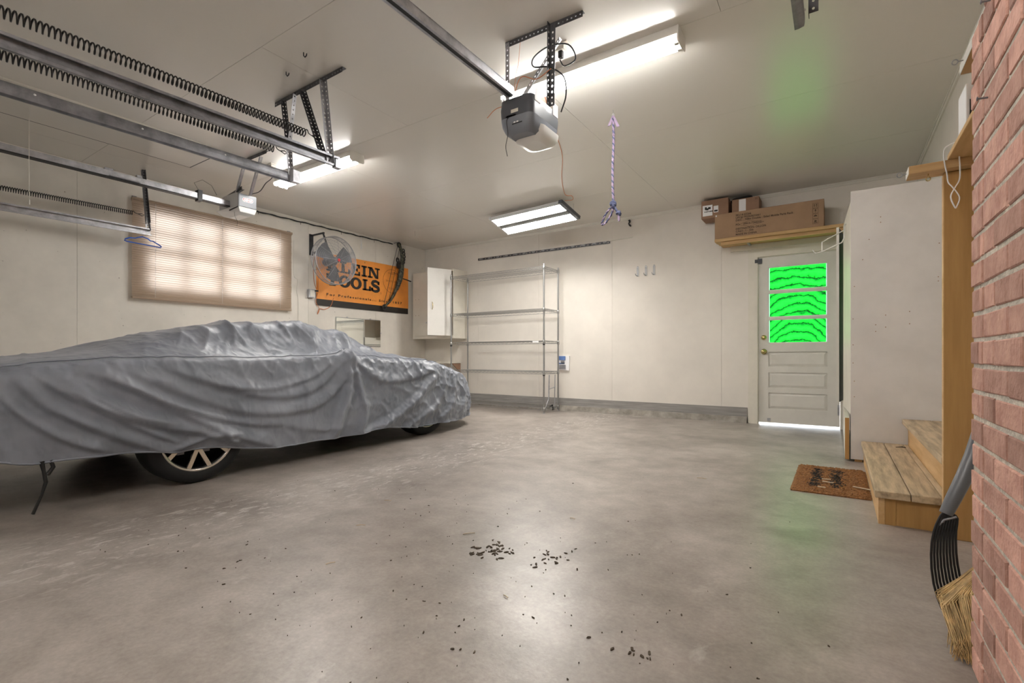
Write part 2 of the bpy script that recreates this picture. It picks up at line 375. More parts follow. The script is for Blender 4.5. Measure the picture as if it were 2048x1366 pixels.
for i in range(len(seams)-1):
    box('wall_panel', seams[i]+.0012, seams[i+1]-.0012, YB, YB+.013, 0, ZC, 'wall', wb)
box('wall_panel', DOOR[0], DOOR[1], YB, YB+.013, DOOR[3], ZC, 'wall', wb); box('wall_panel', DOOR[1], XR, YB, YB+.013, 0, ZC, 'wall', wb)
wl = wall('wall_left', 'x', XL-.012, -.12, YF-.15, YB+.13, 0, ZC+.012, [WIN], 'joint')
sy = [YF, .43, 1.65, 2.20]
for i in range(3): box('wall_panel', XL-.013, XL, sy[i]+.0012, sy[i+1]-(.0012 if i < 2 else 0), 0, ZC, 'wall_left', wl)
box('wall_panel', XL-.013, XL, 2.2, 3.8, 0, WIN[2], 'wall_left', wl); box('wall_panel', XL-.013, XL, 2.2, 3.8, WIN[3], ZC, 'wall_left', wl)
for a, c in ((3.8, 4.19), (4.1924, 5.41), (5.4124, YB)): box('wall_panel', XL-.013, XL, a, c, 0, ZC, 'wall_left', wl)
wall('wall_right', 'x', XR, .12, YF-.15, YB+.13, 0, ZC+.012, [], 'wall')
wall('wall_front', 'y', YF, -.12, XL-.15, XR+.15, 0, ZC+.012, [], 'wall')
# mouldings
def crown(name, p, q, inward):
    p, q, iv = map(Vector, (p, q, inward)); b = B()
    b.bar(p+iv*.006+Vector((0, 0, -.02)), q+iv*.006+Vector((0, 0, -.02)), iv*.006, (0, 0, .02))
    b.bar(p+iv*.010+Vector((0, 0, -.007)), q+iv*.010+Vector((0, 0, -.007)), iv*.010, (0, 0, .007))
    b.build(name, 'trim', kind='structure')
crown('trim_1', (XL+.02, YB, ZC), (XR, YB, ZC), (0, -1, 0)); crown('trim_2', (XR, 1.75, ZC), (XR, YB, ZC), (-1, 0, 0))
B().box(XL, -.915, YB-.018, YB, .075, .187).build('baseboard_back', 'greybase', kind='structure')
cb = B()
for i in range(24):
    x0 = XL+i*(5.35/24); d0 = .050+.012*math.sin(i*1.7); d1 = .050+.012*math.sin((i+1)*1.7); x1 = x0+5.35/24
    cb.add([(x0, YB, 0), (x1, YB, 0), (x1, YB-d1, 0), (x0, YB-d0, 0), (x0, YB, .08), (x1, YB, .08), (x1, YB-.03, .075), (x0, YB-.03, .075)],
           [(3,2,1,0), (4,5,6,7)[::-1], (2,3,7,6)[::-1], (0,1,5,4)[::-1], (0,3,7,4)])
cb.build('trim_3', 'curb', kind='structure', label='rough concrete curb under the grey baseboard')

# ------------------------------------------------------------------ attic hatch
hx0, hx1, hy0, hy1 = -5.50, -4.84, .80, 2.335
t = thing('attic_hatch', 'flat painted attic hatch with trim strip in the ceiling at left', 'hatch', (-5.17, 1.57, ZC))
box('panel', hx0, hx1, hy0, hy1, ZC-.006, ZC-.0005, 'ceil', t); box('trim_strip', hx1+.003, hx1+.035, hy0, hy1, ZC-.014, ZC-.0005, 'trim', t)
B().bar((hx0-.006, hy0, ZC-.003), (hx0-.006, hy1+.012, ZC-.003), (.0055, 0, 0), (0, 0, .0027)).bar((hx0, hy1+.006, ZC-.003), (hx1, hy1+.006, ZC-.003), (0, .0055, 0), (0, 0, .0027)).build('dark_gap_line', 'blackmetal', t)  # near-black bars stand in for the dark open gap around the hatch
B().tube([(-5.2, 1.083, ZC-.006), (-5.2, 1.083, 2.2), (-5.2, 1.083, 1.99)], .0022, 5).tube([(-5.2, 1.083, 2.02), (-5.2, 1.083, 1.985)], .006, 6).build('pull_cord', 'trim', t)

# ------------------------------------------------------------------ window and blind
wn = B()
X0, X1 = XL-.055, XL-.02; ya, yb_, za, zb = WIN
for y0, y1, z0, z1 in ((ya, ya+.05, za, zb), (yb_-.05, yb_, za, zb), (ya, yb_, za, za+.06), (ya, yb_, zb-.05, zb), (2.965, 3.035, za, zb)): wn.box(X0, X1, y0, y1, z0, z1)
win = wn.build('window_1', 'white', kind='structure'); win['label'] = 'daylit window with white muntins behind the beige blind'
mu = B()
for h in (0, 1):
    a0, a1 = (ya+.05, 2.965) if not h else (3.035, yb_-.05)
    mu.box(X0, X1-.005, (a0+a1)/2-.022, (a0+a1)/2+.022, za+.06, zb-.05)
    for k in range(1, 4):
        z = za+.06+(zb-za-.11)*k/4; mu.box(X0, X1-.005, a0, a1, z-.022-(.016 if k == 2 else 0), z+.022+(.016 if k == 2 else 0))
ORG[win.name] = ORG[win.name]; mu.build('muntins', 'white', win)
for a0, a1 in ((ya+.05, 2.965), (3.035, yb_-.05)):
    for k in range(4):
        for h in range(2):
            y0 = a0+(a1-a0)*h/2; z0 = za+.06+(zb-za-.11)*k/4
            box('pane', X0+.010, X0+.016, y0+.016*h, y0+(a1-a0)/2-.016*(1-h), z0+.016*(k > 0), z0+(zb-za-.11)/4-.016*(k < 3), 'windowlight', win)
t = thing('window_blind', 'beige slatted venetian blind lowered over the window on the left wall', 'blind', (XL+.04, 3.0, 1.43))
BX = XL+.045
bevel(box('head_rail', XL+.008, XL+.06, 2.09, 3.915, 2.475, 2.505, 'slat', t), .004)
for y in (2.12, 3.89): B().box(XL, XL+.012, y-.02, y+.02, 2.46, 2.525).build('bracket', 'galvdark', t)
bevel(box('bottom_rail', BX-.014, BX+.014, 2.085, 3.90, 1.430, 1.452, 'slat', t), .003)
sl = B(); pr = [(-.0155, .0), (-.008, .0018), (0, .0024), (.008, .0018), (.0155, .0)]
ta = math.radians(66); vs = []
for y in (2.088, 3.905):
    for a, h in pr: vs.append((BX+a*math.cos(ta)-h*math.sin(ta), y, 1.47-a*math.sin(ta)*1.0-h*math.cos(ta)))
sl.add(vs, [(i, i+1, i+6, i+5) for i in range(4)], True)
first = sl.build('slat', 'slat', t); nsl = 42
for k in range(1, nsl):
    c = first.copy(); COL.objects.link(c); c.location = (0, random.uniform(-.003, .003), k*(1.0/(nsl-1))); c.rotation_euler = (random.uniform(-.0012, .0012), 0, 0)
for y in (2.30, 3.0, 3.74):
    B().tube([(BX+.014, y, 2.475), (BX+.014, y-.004, 1.452)], .0016, 5).build('ladder_cord', 'paper', t)

# ------------------------------------------------------------------ back door
dl = B(); DX0, DX1, DZ0, DZ1, DY0, DY1 = -.790, .022, .022, 1.998, YB+.012, YB+.052
pz = [(.972, 1.247), (1.280, 1.562), (1.597, 1.872)]; nz = [(.190, .378), (.440, .620), (.692, .865)]; px0, px1 = -.688, -.095
dl.box(DX0, px0, DY0, DY1, DZ0, DZ1); dl.box(px1, DX1, DY0, DY1, DZ0, DZ1)
edges = [DZ0]+[e for z in nz+pz for e in z]+[DZ1]
for i in range(0, len(edges), 2): dl.box(px0, px1, DY0+.0005, DY1, edges[i], edges[i+1])
door = dl.build('door_1', 'door', kind='structure'); door['label'] = 'white half glass door with three green panes and three panels'
for z0, z1 in nz:
    o = B(); a, c = px0, px1; g = .03
    o.add([(a, DY0+.016, z0), (c, DY0+.016, z0), (c, DY0+.016, z1), (a, DY0+.016, z1), (a+g, DY0+.005, z0+g), (c-g, DY0+.005, z0+g), (c-g, DY0+.005, z1-g), (a+g, DY0+.005, z1-g)],
          [(0,1,5,4), (1,2,6,5), (2,3,7,6), (3,0,4,7), (4,5,6,7)]); o.build('panel', 'door', door)
for k, (z0, z1) in enumerate(pz):
    cx, cz = (px0+px1)/2, (z0+z1)/2
    o = B().box(px0, px1, DY0+.016, DY0+.022, z0, z1).build('pane', green_mat(k+.3), door)
    me = o.data; d = Vector((cx, DY0, cz))-ORG[door.name]; me.transform(Matrix.Translation(-d)); o.location = d
    o['label'] = 'green tinted glass pane glowing with daylight'
    st = B(); 
    for a in (px0, px1-.008): st.box(a, a+.008, DY0+.006, DY0+.016, z0, z1)
    for a in (z0, z1-.006): st.box(px0, px1, DY0+.006, DY0+.016, a, a+.006)
    st.build('glazing_bead', 'paper', door)
B().lathe([(.0, -.062), (.018, -.060), (.027, -.048), (.026, -.036), (.012, -.028), (.012, -.008), (.033, -.006), (.033, 0)], (-.735, DY0, .868), (0, 1, 0), 20).build('door_knob', 'brass', door)
B().lathe([(.0, -.022), (.016, -.022), (.022, -.016), (.030, -.006), (.030, 0)], (-.737, DY0, 1.038), (0, 1, 0), 20).build('deadbolt', 'brass', door)
B().box(-.80, -.755, DY0-.022, DY0-.0005, 1.925, 1.985).box(-.83, -.80, YB-.03, YB-.019, 1.935, 1.975).build('latch', 'blackmetal', door)
B().box(-.70, -.665, DY0-.008, DY0, .035, .075).box(.0, .02, DY0-.006, DY0, .15, .27).box(.0, .02, DY0-.006, DY0, 1.33, 1.42).build('hinge', 'galv', door)
tb = B(); tb.box(-.905, -.80, YB-.018, YB, 0, 2.10).box(.03, .125, YB-.018, YB, 0, 2.10).box(-.80, .03, YB-.018, YB, 2.005, 2.10)
tb.build('trim_4', 'cream', kind='structure', label='cream painted casing around the back door')
jb = B().box(-.80, -.792, YB, YB+.13, 0, 2.005).box(.024, .03, YB, YB+.13, 0, 2.005).box(-.80, .03, YB, YB+.13, 1.999, 2.005).build('trim_5', 'cream', kind='structure', label='door jamb inside the casing')

# ------------------------------------------------------------------ lights
def fluoro(x0, x1, y, label, off):
    t = thing('fluorescent_light', label, 'ceiling light', ((x0+x1)/2, y, ZC-.09), 'fluorescent strip lights')
    h = B(); pts = [(-.075, .0), (-.080, -.052), (-.060, -.047), (-.045, -.045), (.045, -.045), (.060, -.047), (.080, -.052), (.075, 0)]
    h.prism(pts, (x0, y, ZC), (0, 1, 0), (0, 0, 1), (x1-x0, 0, 0)); h.build('housing', 'white', t)
    for xa, xb in ((x0-.004, x0+.004), (x1-.004, x1+.004)):
        B().prism([(-.078, 0), (-.083, -.075), (-.07, -.088), (.07, -.088), (.083, -.075), (.078, 0)], (xa, y, ZC), (0, 1, 0), (0, 0, 1), (xb-xa, 0, 0)).build('end_plate', 'white', t)
    for dy in (-.035, .035):
        B().tube([(x0+.03, y+dy, ZC-.068), (x1-.03, y+dy, ZC-.068)], .019, 12).build('tube', 'tube', t)
        for xe, s in ((x0, 1), (x1, -1)):
            B().box(min(xe+s*.006, xe+s*.03), max(xe+s*.006, xe+s*.03), y+dy-.012, y+dy+.012, ZC-.088, ZC-.048).build('lamp_holder', 'white', t)
    return t
fluoro(-5.07, -3.80, 3.055, 'twin tube fluorescent strip light on the ceiling beside the two door tracks', 0)
fluoro(-1.75, -.48, -.35, 'added unseen twin tube fluorescent strip light over the camera end of the empty bay', 0)  # extra fixture added behind the camera to brighten near ceiling and brick
fluoro(-2.03, -.775, 2.985, 'twin tube fluorescent strip light behind the charcoal door opener', 0)
t = thing('shop_light', 'hanging twin strip shop light glowing near the back wall', 'ceiling light', (-3.3, 5.5, 2.55))
NLf, NR, FL, FR = map(Vector, ((-3.93, 5.35, 2.66), (-2.76, 5.235, 2.66), (-3.905, 5.745, 2.545), (-2.70, 5.60, 2.545)))
nrm = (NR-NLf).cross(FL-NLf).normalized()
if nrm.z > 0: nrm = -nrm
def qd(a, b): return NLf*(1-a)*(1-b)+NR*a*(1-b)+FL*(1-a)*b+FR*a*b
fr = B()
def slab(b, a0, a1, b0, b1, h0, h1):
    vs = [qd(a, c)+nrm*h for h in (h0, h1) for a, c in ((a0, b0), (a1, b0), (a1, b1), (a0, b1))]
    b.add(vs, [(0,1,2,3), (7,6,5,4), (0,4,5,1), (1,5,6,2), (2,6,7,3), (3,7,4,0)])
for b0, b1 in ((0, .42), (.58, 1)):
    o = B(); slab(o, .02, .97, b0, b1, -.035, -.006); o.build('reflector', 'ltgrey', t)
    o = B(); slab(o, .025, .955, b0+.03, b1-.03, -.0055, -.004); o.build('led_strip', 'led', t)
    for c0, c1 in ((b0, b0+.028), (b1-.028, b1)):
        o = B(); slab(o, .02, .97, c0, c1, -.006, .014); o.build('reflector_lip', 'ltgrey', t)
for a0, a1 in ((0, .022), (.957, 1)):
    o = B(); slab(o, a0, a1, -.02, 1.02, -.04, .002); o.build('end_cap', 'greyplastic' if a0 > .5 else 'ltgrey', t)
o = B(); slab(o, .45, .55, .4, .6, -.035, -.02); o.build('cross_brace', 'ltgrey', t)
for a, c in ((.06, .12), (.06, .9), (.94, .12), (.94, .9)):
    p = qd(a, c)-nrm*.035; B().tube([p, (p.x, p.y, ZC-.0005)], .0018, 5).build('hang_wire', 'galv', t)
B().cord([(-2.74, 5.27, 2.69), (-2.68, 5.36, 2.715), (-2.66, 5.30, ZC-.004), (-2.70, 5.20, ZC-.004), (-2.48, 4.70, ZC-.004), (-2.20, 4.18, ZC-.004), (-1.98, 3.6, ZC-.006), (-1.80, 3.14, ZC-.006)], .0035, 6)\
   .build('power_cord', 'cordorange', t)

# ------------------------------------------------------------------ door tracks, springs, hangers
def track(x0, x1, y1, z, flip, label, m, y0=-.55):
    """c-channel along y; the open side looks to +x when flip is 1"""
    k = 9; prof = []
    Hh, D, th = .036, .030, .0022
    outer = [(D*flip, Hh), (D*.55*flip, Hh)]+[(-math.cos(math.radians(a))*D*.2*flip, math.sin(math.radians(a))*Hh) for a in (60, 30, 0, -30, -60)]+[(D*.55*flip, -Hh), (D*flip, -Hh), (D*flip, -Hh*.62)]
    outer = [(D*flip, Hh*.62)]+outer
    inner = [(a*.86+.002*flip, b*.93) for a, b in outer]
    b = B(); n = len(outer); vs = []
    for yy, xx in ((y0, x0), (y1, x1)):
        vs += [(xx+a, yy, z+c) for a, c in outer]+[(xx+a, yy, z+c) for a, c in inner]
    fs = []
    for i in range(n-1):
        fs += [(i, i+1, 2*n+i+1, 2*n+i), (n+i+1, n+i, 3*n+i, 3*n+i+1), (i, n+i, n+i+1, i+1), (2*n+i, 2*n+i+1, 3*n+i+1, 3*n+i)]
    for i in (0, n-1): fs.append((i, 2*n+i, 3*n+i, n+i))
    b.add(vs, fs, False)
    t = thing('door_track', label, 'door track', ((x0+x1)/2, (y0+y1)/2, z-Hh), 'overhead door tracks')
    b.build('channel', m, t)
    bo = B()
    for yy in np.arange(y1-.04, y0, -.47):
        xx = x0+(x1-x0)*(yy-y0)/(y1-y0)-.006*flip
        bo.lathe([(0, .0045), (.004, .004), (.006, 0)], (xx, yy, z+.008), (-flip, 0, 0), 8)
    bo.build('rivet', 'paper', t, kind='stuff'); return t
track(-3.06, -2.935, 2.19, 2.17, 1, 'steel overhead track with its open channel facing the charcoal door opener', 'galvdark')
track(-3.55, -3.445, 2.20, 2.17, -1, 'rounded steel overhead track running over the covered car', 'galvdark')
track(-6.09, -5.985, 2.17, 2.105, 1, 'steel overhead track with a blue coat hanger under its end, along the left wall', 'galv')
track(-.115, -.115, 2.29, 2.17, -1, 'steel overhead track whose end dips into view at the top right', 'galvdark')
def spring(p, q, coils, r, wr, label):
    p, q = Vector(p), Vector(q); d = (q-p); L_ = d.length; d.normalize(); x = d.orthogonal().normalized(); y = d.cross(x); n = coils*12; pts = []
    for i in range(n+1):
        a = 2*math.pi*i/12; s_ = i/n; pts.append(p+d*(L_*s_)+(x*math.cos(a)+y*math.sin(a))*r)
    t = thing('extension_spring', label, 'spring', tuple((p+q)/2-Vector((0, 0, r))), 'door extension springs')
    B().tube(pts, wr, 5).build('coil', 'spring', t)
    e = q; hk = [e+x*r, e+d*.015+x*r*.3, e+d*.04, e+d*.075+Vector((0, 0, .012)), e+d*.095, e+d*.075-Vector((0, 0, .012)), e+d*.045]
    B().tube(hk, wr*.85, 6).build('end_hook', 'spring', t); return t
spring((-3.165, -.35, 2.36), (-3.045, 2.02, 2.345), 112, .025, .0042, 'long coiled door spring above the middle track, topmost in view')
spring((-3.63, -.35, 2.36), (-3.445, 2.03, 2.335), 112, .025, .0042, 'coiled door spring between the middle track and the rounded track')
spring((-6.12, -.35, 2.27), (-5.99, 2.02, 2.275), 150, .021, .0036, 'small coiled door spring against the left wall above its track')
# hanger over the middle tracks
t = thing('track_hanger', 'perforated steel angle with four struts holding two door tracks to the ceiling', 'bracket', (-3.16, 2.1, ZC))
Yh = 2.105; w = .033
B().angle((-3.57, Yh, ZC-.003), (-2.75, Yh-.015, ZC-.003), (0, 0, -w), (0, w, 0), pitch=.03).build('ceiling_angle', 'angledark', t)
def strut(p, q, a, b_, parent, m='angle', wd=.032): return B().angle(p, q, Vector(a)*wd, Vector(b_)*wd, pitch=.03, hole=.005).build('strut', m, parent)
strut((-3.44, Yh-.004, ZC-.03), (-3.40, 2.12, 2.36), (1, 0, 0), (0, -1, 0), t, 'angledark', .028)
strut((-3.28, Yh-.004, ZC-.03), (-3.385, 2.12, 2.36), (-1, 0, 0), (0, -1, 0), t, 'angle', .028)
strut((-3.40, 2.118, 2.40), (-3.445, 2.17, 2.125), (1, 0, 0), (0, -1, 0), t, 'angle', .028)
strut((-3.20, Yh-.006, ZC-.03), (-2.97, 2.12, 2.17), (1, 0, 0), (0, -1, 0), t, 'angledark', .036)
strut((-2.96, Yh-.006, ZC-.03), (-2.93, 2.14, 2.15), (1, 0, 0), (0, -1, 0), t, 'angle', .036)
B().box(-3.445, -3.40, 2.15, 2.205, 2.125, 2.215).build('end_plate', 'galv', t)
B().box(-2.94, -2.895, 2.15, 2.20, 2.125, 2.18).build('end_plate', 'galv', t)
t = thing('track_hanger', 'perforated steel drop hanger in front of the window blind', 'bracket', (-6.0, 2.15, ZC))
strut((-6.02, 2.13, ZC), (-5.975, 2.16, 2.12), (1, 0, 0), (0, -1, 0), t, 'angle', .034); strut((-5.99, 2.12, ZC), (-5.945, 2.15, 2.20), (1, 0, 0), (0, -1, 0), t, 'angledark', .024)
t = thing('track_hanger', 'perforated steel strap hanging at the top right edge of the ceiling', 'bracket', (-.09, 2.25, ZC))
strut((-.096, 2.262, ZC), (-.096, 2.262, 2.165), (1, 0, 0), (0, 1, 0), t, 'angledark', .034)

# ------------------------------------------------------------------ openers
t = thing('garage_door_opener', 'charcoal garage door opener with frosted light lens hung from perforated steel', 'door opener', (-1.57, 2.58, 2.12))
hx0, hx1, hy0, hy1 = -1.692, -1.462, 2.405, 2.74
def loft(b, rings, smooth=True, caps=True):
    n = len(rings[0]); vs = [p for r in rings for p in r]
    fs = [(i*n+k, i*n+(k+1) % n, (i+1)*n+(k+1) % n, (i+1)*n+k) for i in range(len(rings)-1) for k in range(n)]
    b.add(vs, fs, smooth)
    if caps: b.add(rings[0], [tuple(reversed(range(n)))]); b.add(rings[-1], [tuple(range(n))])
def rrect(cx, cy, hx, hy, r, z, n=5):
    out = []
    for sx, sy, a0 in ((1, 1, 0), (-1, 1, 90), (-1, -1, 180), (1, -1, 270)):
        for k in range(n): a = math.radians(a0+90*k/(n-1)); out.append((cx+sx*(hx-r)+r*math.cos(a), cy+sy*(hy-r)+r*math.sin(a), z))
    return out
cx, cy = (hx0+hx1)/2, (hy0+hy1)/2
b = B(); loft(b, [rrect(cx, cy, .100, .150, .03, 2.345), rrect(cx, cy, .112, .164, .03, 2.335), rrect(cx, cy, .118, .170, .035, 2.28), rrect(cx, cy-.002, .116, .168, .04, 2.225)]); b.build('upper_housing', 'greyplastic', t)
b = B(); loft(b, [rrect(cx, cy-.002, .1165, .1685, .04, 2.2245), rrect(cx, cy-.004, .112, .163, .045, 2.185), rrect(cx, cy-.01, .098, .145, .05, 2.150), rrect(cx, cy-.02, .075, .11, .05, 2.135)]); b.build('lower_housing', 'midgrey', t)
b = B(); loft(b, [rrect(cx+.012, cy+.045, .114, .125, .045, 2.190), rrect(cx+.012, cy+.045, .110, .122, .045, 2.160), rrect(cx+.012, cy+.045, .095, .105, .05, 2.130), rrect(cx+.012, cy+.045, .06, .07, .04, 2.118)]); b.build('light_lens', 'lens', t)
for x in (hx0-.004, hx1+.001):
    for yy in (hy0+.03, hy1-.09): B().box(x, x+.003, yy, yy+.06, 2.30, 2.375).build('mounting_tab', 'paper', t)
B().box(-1.605, -1.555, hy0-.0035, hy0+.02, 2.245, 2.265).build('sticker', 'cream', t)
B().box(-1.64, -1.57, hy0-.0025, hy0+.02, 2.222, 2.236).build('socket_panel', 'black', t)
pl = B().box(-1.60, -1.53, hy0+.001, hy0+.03, 2.178, 2.198).build('button_panel', 'black', t)
B().box(-1.588, -1.575, hy0-.0005, hy0+.02, 2.185, 2.192).box(-1.568, -1.555, hy0-.0005, hy0+.02, 2.185, 2.192).build('button', 'paper', t)
rl = B()
rl.box(-1.640, -1.625, -.5, 2.41, 2.350, 2.395).box(-1.604, -1.589, -.5, 2.41, 2.350, 2.395).box(-1.640, -1.589, -.5, 2.41, 2.392, 2.398); rl.build('rail', 'galv', t)
B().box(-1.626, -1.603, -.5, 2.42, 2.352, 2.375).build('belt_channel', 'black', t)
B().angle((-1.705, 2.49, ZC-.002), (-1.185, 2.494, ZC-.002), (0, 0, -.034), (0, .03, 0), pitch=.028).build('ceiling_angle', 'angledark', t)
strut((-1.70, 2.487, ZC-.01), (-1.70, 2.487, 2.36), (1, 0, 0), (0, 1, 0), t, 'angle', .028)
strut((-1.385, 2.485, ZC-.01), (-1.455, 2.60, 2.325), (1, 0, 0), (0, -1, 0), t, 'angledark', .034)
strut((-1.40, 2.62, ZC-.004), (-1.66, 2.53, 2.36), (0, 1, 0), (0, 0, -1), t, 'angle', .032)
B().cord([(-1.62, hy0-.004, 2.228), (-1.63, hy0-.012, 2.20), (-1.615, hy0-.02, 2.12), (-1.63, hy0-.02, 2.05), (-1.62, hy0-.018, 1.99)], .002, 5).build('antenna_wire', 'black', t)
B().cord([(-1.69, 2.5, 2.36), (-1.75, 2.45, 2.33), (-1.80, 2.43, 2.28)], .0022, 5).cord([(-1.66, 2.50, 2.35), (-1.62, 2.48, 2.52), (-1.63, 2.52, 2.6), (-1.60, 2.50, 2.74)], .0014, 5).cord([(-1.66, 2.5, 2.36), (-1.60, 2.5, 2.50), (-1.50, 2.52, 2.47), (-1.40, 2.52, 2.50)], .0026, 5).build('bell_wire', 'cordorange', t)
B().cord([(-1.44, 2.72, 2.34), (-1.375, 2.66, 2.40), (-1.36, 2.60, 2.48), (-1.42, 2.53, 2.52), (-1.52, 2.52, 2.55), (-1.53, 2.54, 2.62), (-1.44, 2.56, 2.665), (-1.33, 2.60, 2.66), (-1.31, 2.66, 2.60), (-1.40, 2.69, 2.60), (-1.438, 2.70, 2.655)], .0045, 7).build('power_cord', 'black', t)
def outlet(x, y, label, m='cream'):
    t = thing('ceiling_outlet', label, 'outlet', (x, y, ZC-.04), 'ceiling outlets')
    bevel(box('cover_plate', x-.06, x+.06, y-.04, y+.04, ZC-.008, ZC-.0003, m, t), .003); box('socket_body', x-.03, x+.03, y-.02, y+.02, ZC-.03, ZC-.008, m, t)
    bevel(box('plug', x-.014, x+.014, y-.012, y+.016, ZC-.075, ZC-.031, 'black', t), .004)
outlet(-1.437, 2.71, 'ceiling outlet with black plug behind the charcoal opener')
outlet(-4.762, 2.773, 'ceiling outlet with black plug near the pale opener')
t = thing('garage_door_opener', 'pale grey garage door opener with red oval logo by the window', 'door opener', (-5.45, 2.8, 2.32))
b = B(); b.prism([(-5.25, 2.395), (-5.25, 2.535), (-5.30, 2.548), (-5.56, 2.548), (-5.65, 2.50), (-5.65, 2.395)], (0, 2.695, 0), (1, 0, 0), (0, 0, 1), (0, .19, 0)); bevel(b.build('housing', 'ltgrey', t), .004)
b = B(); b.box(-5.2495, -5.242, 2.70, 2.882, 2.40, 2.53); b.build('logo_panel', 'greyplastic', t)
ov = B(); n = 40
def stadium(cy, cz, hy, hz, x): 
    out = []
    for k in range(n):
        a = 2*math.pi*k/n; out.append((x, cy+(hy-hz)*(1 if math.cos(a) > 0 else -1)+hz*math.cos(a), cz+hz*math.sin(a)))
    return out
for ra, rb_, m_, nm in ((.056, .021, 'paper', 'logo_border'), (.053, .018, 'redprint', 'logo_oval')):
    o = B(); o.add(stadium(2.79, 2.475, ra, rb_, -5.2413+(.0004 if m_ == 'redprint' else 0)), [tuple(range(n))]); o.build(nm, m_, t)
o = B(); text(o, 'GENIE', (-5.2405, 2.745, 2.464), (0, 1, 0), (0, 0, 1), .031, .0006, width=.09); o.build('logo_lettering', 'paper', t)
b = B(); loft(b, [[(-5.245, 2.69, 2.394), (-5.245, 2.89, 2.394), (-5.655, 2.89, 2.394), (-5.655, 2.66, 2.394)], [(-5.27, 2.72, 2.345), (-5.27, 2.88, 2.345), (-5.62, 2.88, 2.345), (-5.62, 2.72, 2.345)], [(-5.33, 2.75, 2.325), (-5.33, 2.85, 2.325), (-5.55, 2.85, 2.325), (-5.55, 2.75, 2.325)]], False); bevel(b.build('light_lens', 'lens', t), .006)
b = B(); b.bar((-5.25, 2.697, 2.39), (-5.25, 2.697, 2.54), (.005, 0, 0), (0, .005, 0)); b.bar((-5.25, 2.695, 2.392), (-5.42, 2.69, 2.375), (0, .005, 0), (0, 0, .006)); b.build('black_seam', 'black', t)
B().box(-5.475, -5.425, -.5, 2.70, 2.425, 2.478).build('rail', 'galv', t)
B().box(-5.48, -5.42, -.5, 2.70, 2.415, 2.425).build('belt_channel', 'black', t)
b = B().box(-5.47, -5.42, 1.62, 1.68, 2.478, 2.495).box(-5.47, -5.42, 1.86, 1.90, 2.478, 2.50); b.tube([(-5.41, 1.65, 2.43), (-5.41, 1.88, 2.43)], .006, 6); b.build('trolley', 'galv', t)
b = B().box(-5.485, -5.415, 2.38, 2.42, 2.40, 2.51); b.tube([(-5.44, 2.40, 2.50), (-5.46, 2.36, 2.58), (-5.42, 2.42, 2.62), (-5.40, 2.50, 2.58), (-5.42, 2.56, 2.50)], .002, 5); b.build('trolley', 'black', t)
B().angle((-4.93, 2.544, ZC-.002), (-4.45, 2.542, ZC-.002), (0, 0, -.03), (0, .03, 0), pitch=.028).build('ceiling_angle', 'angledark', t)
strut((-4.90, 2.56, ZC-.02), (-5.56, 2.80, 2.55), (0, 1, 0), (0, 0, -1), t, 'angle', .034); strut((-4.60, 2.56, ZC-.02), (-5.28, 2.82, 2.55), (0, 1, 0), (0, 0, -1), t, 'angle', .034)
strut((-5.27, 2.74, 2.59), (-5.60, 2.75, 2.552), (0, 1, 0), (0, 0, 1), t, 'angledark', .03)
B().cord([(-4.762, 2.773, ZC-.07), (-4.80, 2.80, 2.63), (-4.95, 2.82, 2.61), (-5.1, 2.84, 2.56), (-5.27, 2.84, 2.56)], .0045, 6).build('power_cord', 'black', t)
B().cord([(-5.36, 2.71, 2.36), (-5.33, 2.70, 2.30), (-5.30, 2.71, 2.24), (-5.31, 2.71, 2.19)], .0015, 5).build('pull_string', 'black', t)

# ------------------------------------------------------------------ rope, hooks on the ceiling
t = thing('rope', 'lilac and navy twisted rope with knotted loop hanging from the ceiling', 'rope', (-1.467, 3.639, 1.87))
rx, ry = -1.467, 3.639
for s_, m_ in ((0, 'rope1'), (1, 'rope2'), (2, 'rope1')):
    pts = []
    for i in range(150):
        q = i/149; z = 2.69-q*.68; a = q*2*math.pi*14+s_*2*math.pi/3; r = .0055; pts.append((rx+r*math.cos(a)+.004*math.sin(q*7), ry+r*math.sin(a), z))
    B().tube(pts, .0058, 6).build('strand', m_, t)
def torus(b, c, R_, r, ax, n=18, m=7, sq=1):
    c = Vector(c); ax = Vector(ax).normalized(); x = ax.orthogonal().normalized(); y = ax.cross(x)
    b.tube([c+x*R_*math.cos(2*math.pi*k/n)+y*R_*sq*math.sin(2*math.pi*k/n) for k in range(n)], r, m, closed=True)
b = B()
for ax, dz in (((.3, .2, 1), 0), ((1, .4, .2), -.01), ((-.3, 1, .4), .008)): torus(b, (rx, ry, 2.0+dz), .016, .012, ax)
b.build('knot', 'rope2', t)
for s_, m_ in ((0, 'rope1'), (1, 'rope2')):
    pts = []
    for i in range(80):
        q = i/79; a = q*2*math.pi; px_ = -.055-.050*math.cos(a); pz_ = .032*math.sin(a)*1.0
        px_ = -.045*(1-math.cos(a)); pz_ = -.055*(1-math.cos(a))*1.15; w_ = .02*math.sin(a); th_ = q*2*math.pi*7+s_*math.pi
        pts.append((rx+px_+w_*.8+.005*math.cos(th_), ry+.006*math.sin(th_), 1.985+pz_+w_*(-.75)+.005*math.sin(th_)))
    B().tube(pts, .0062, 6).build('loop', m_, t)
b = B()
for ax, dx in (((.2, .3, 1), 0), ((1, .3, .1), .008)): torus(b, (rx+.045+dx, ry, 1.925), .013, .011, ax)
b.tube([(rx+.01, ry, 1.985), (rx+.03, ry, 1.95), (rx+.045, ry, 1.93)], .010, 6); b.build('end_knot', 'rope2', t)
B().tube([(rx+.045, ry, 1.92), (rx+.048, ry, 1.89), (rx+.05, ry, 1.865)], [.009, .011, .008], 7).build('tail', 'rope1', t)
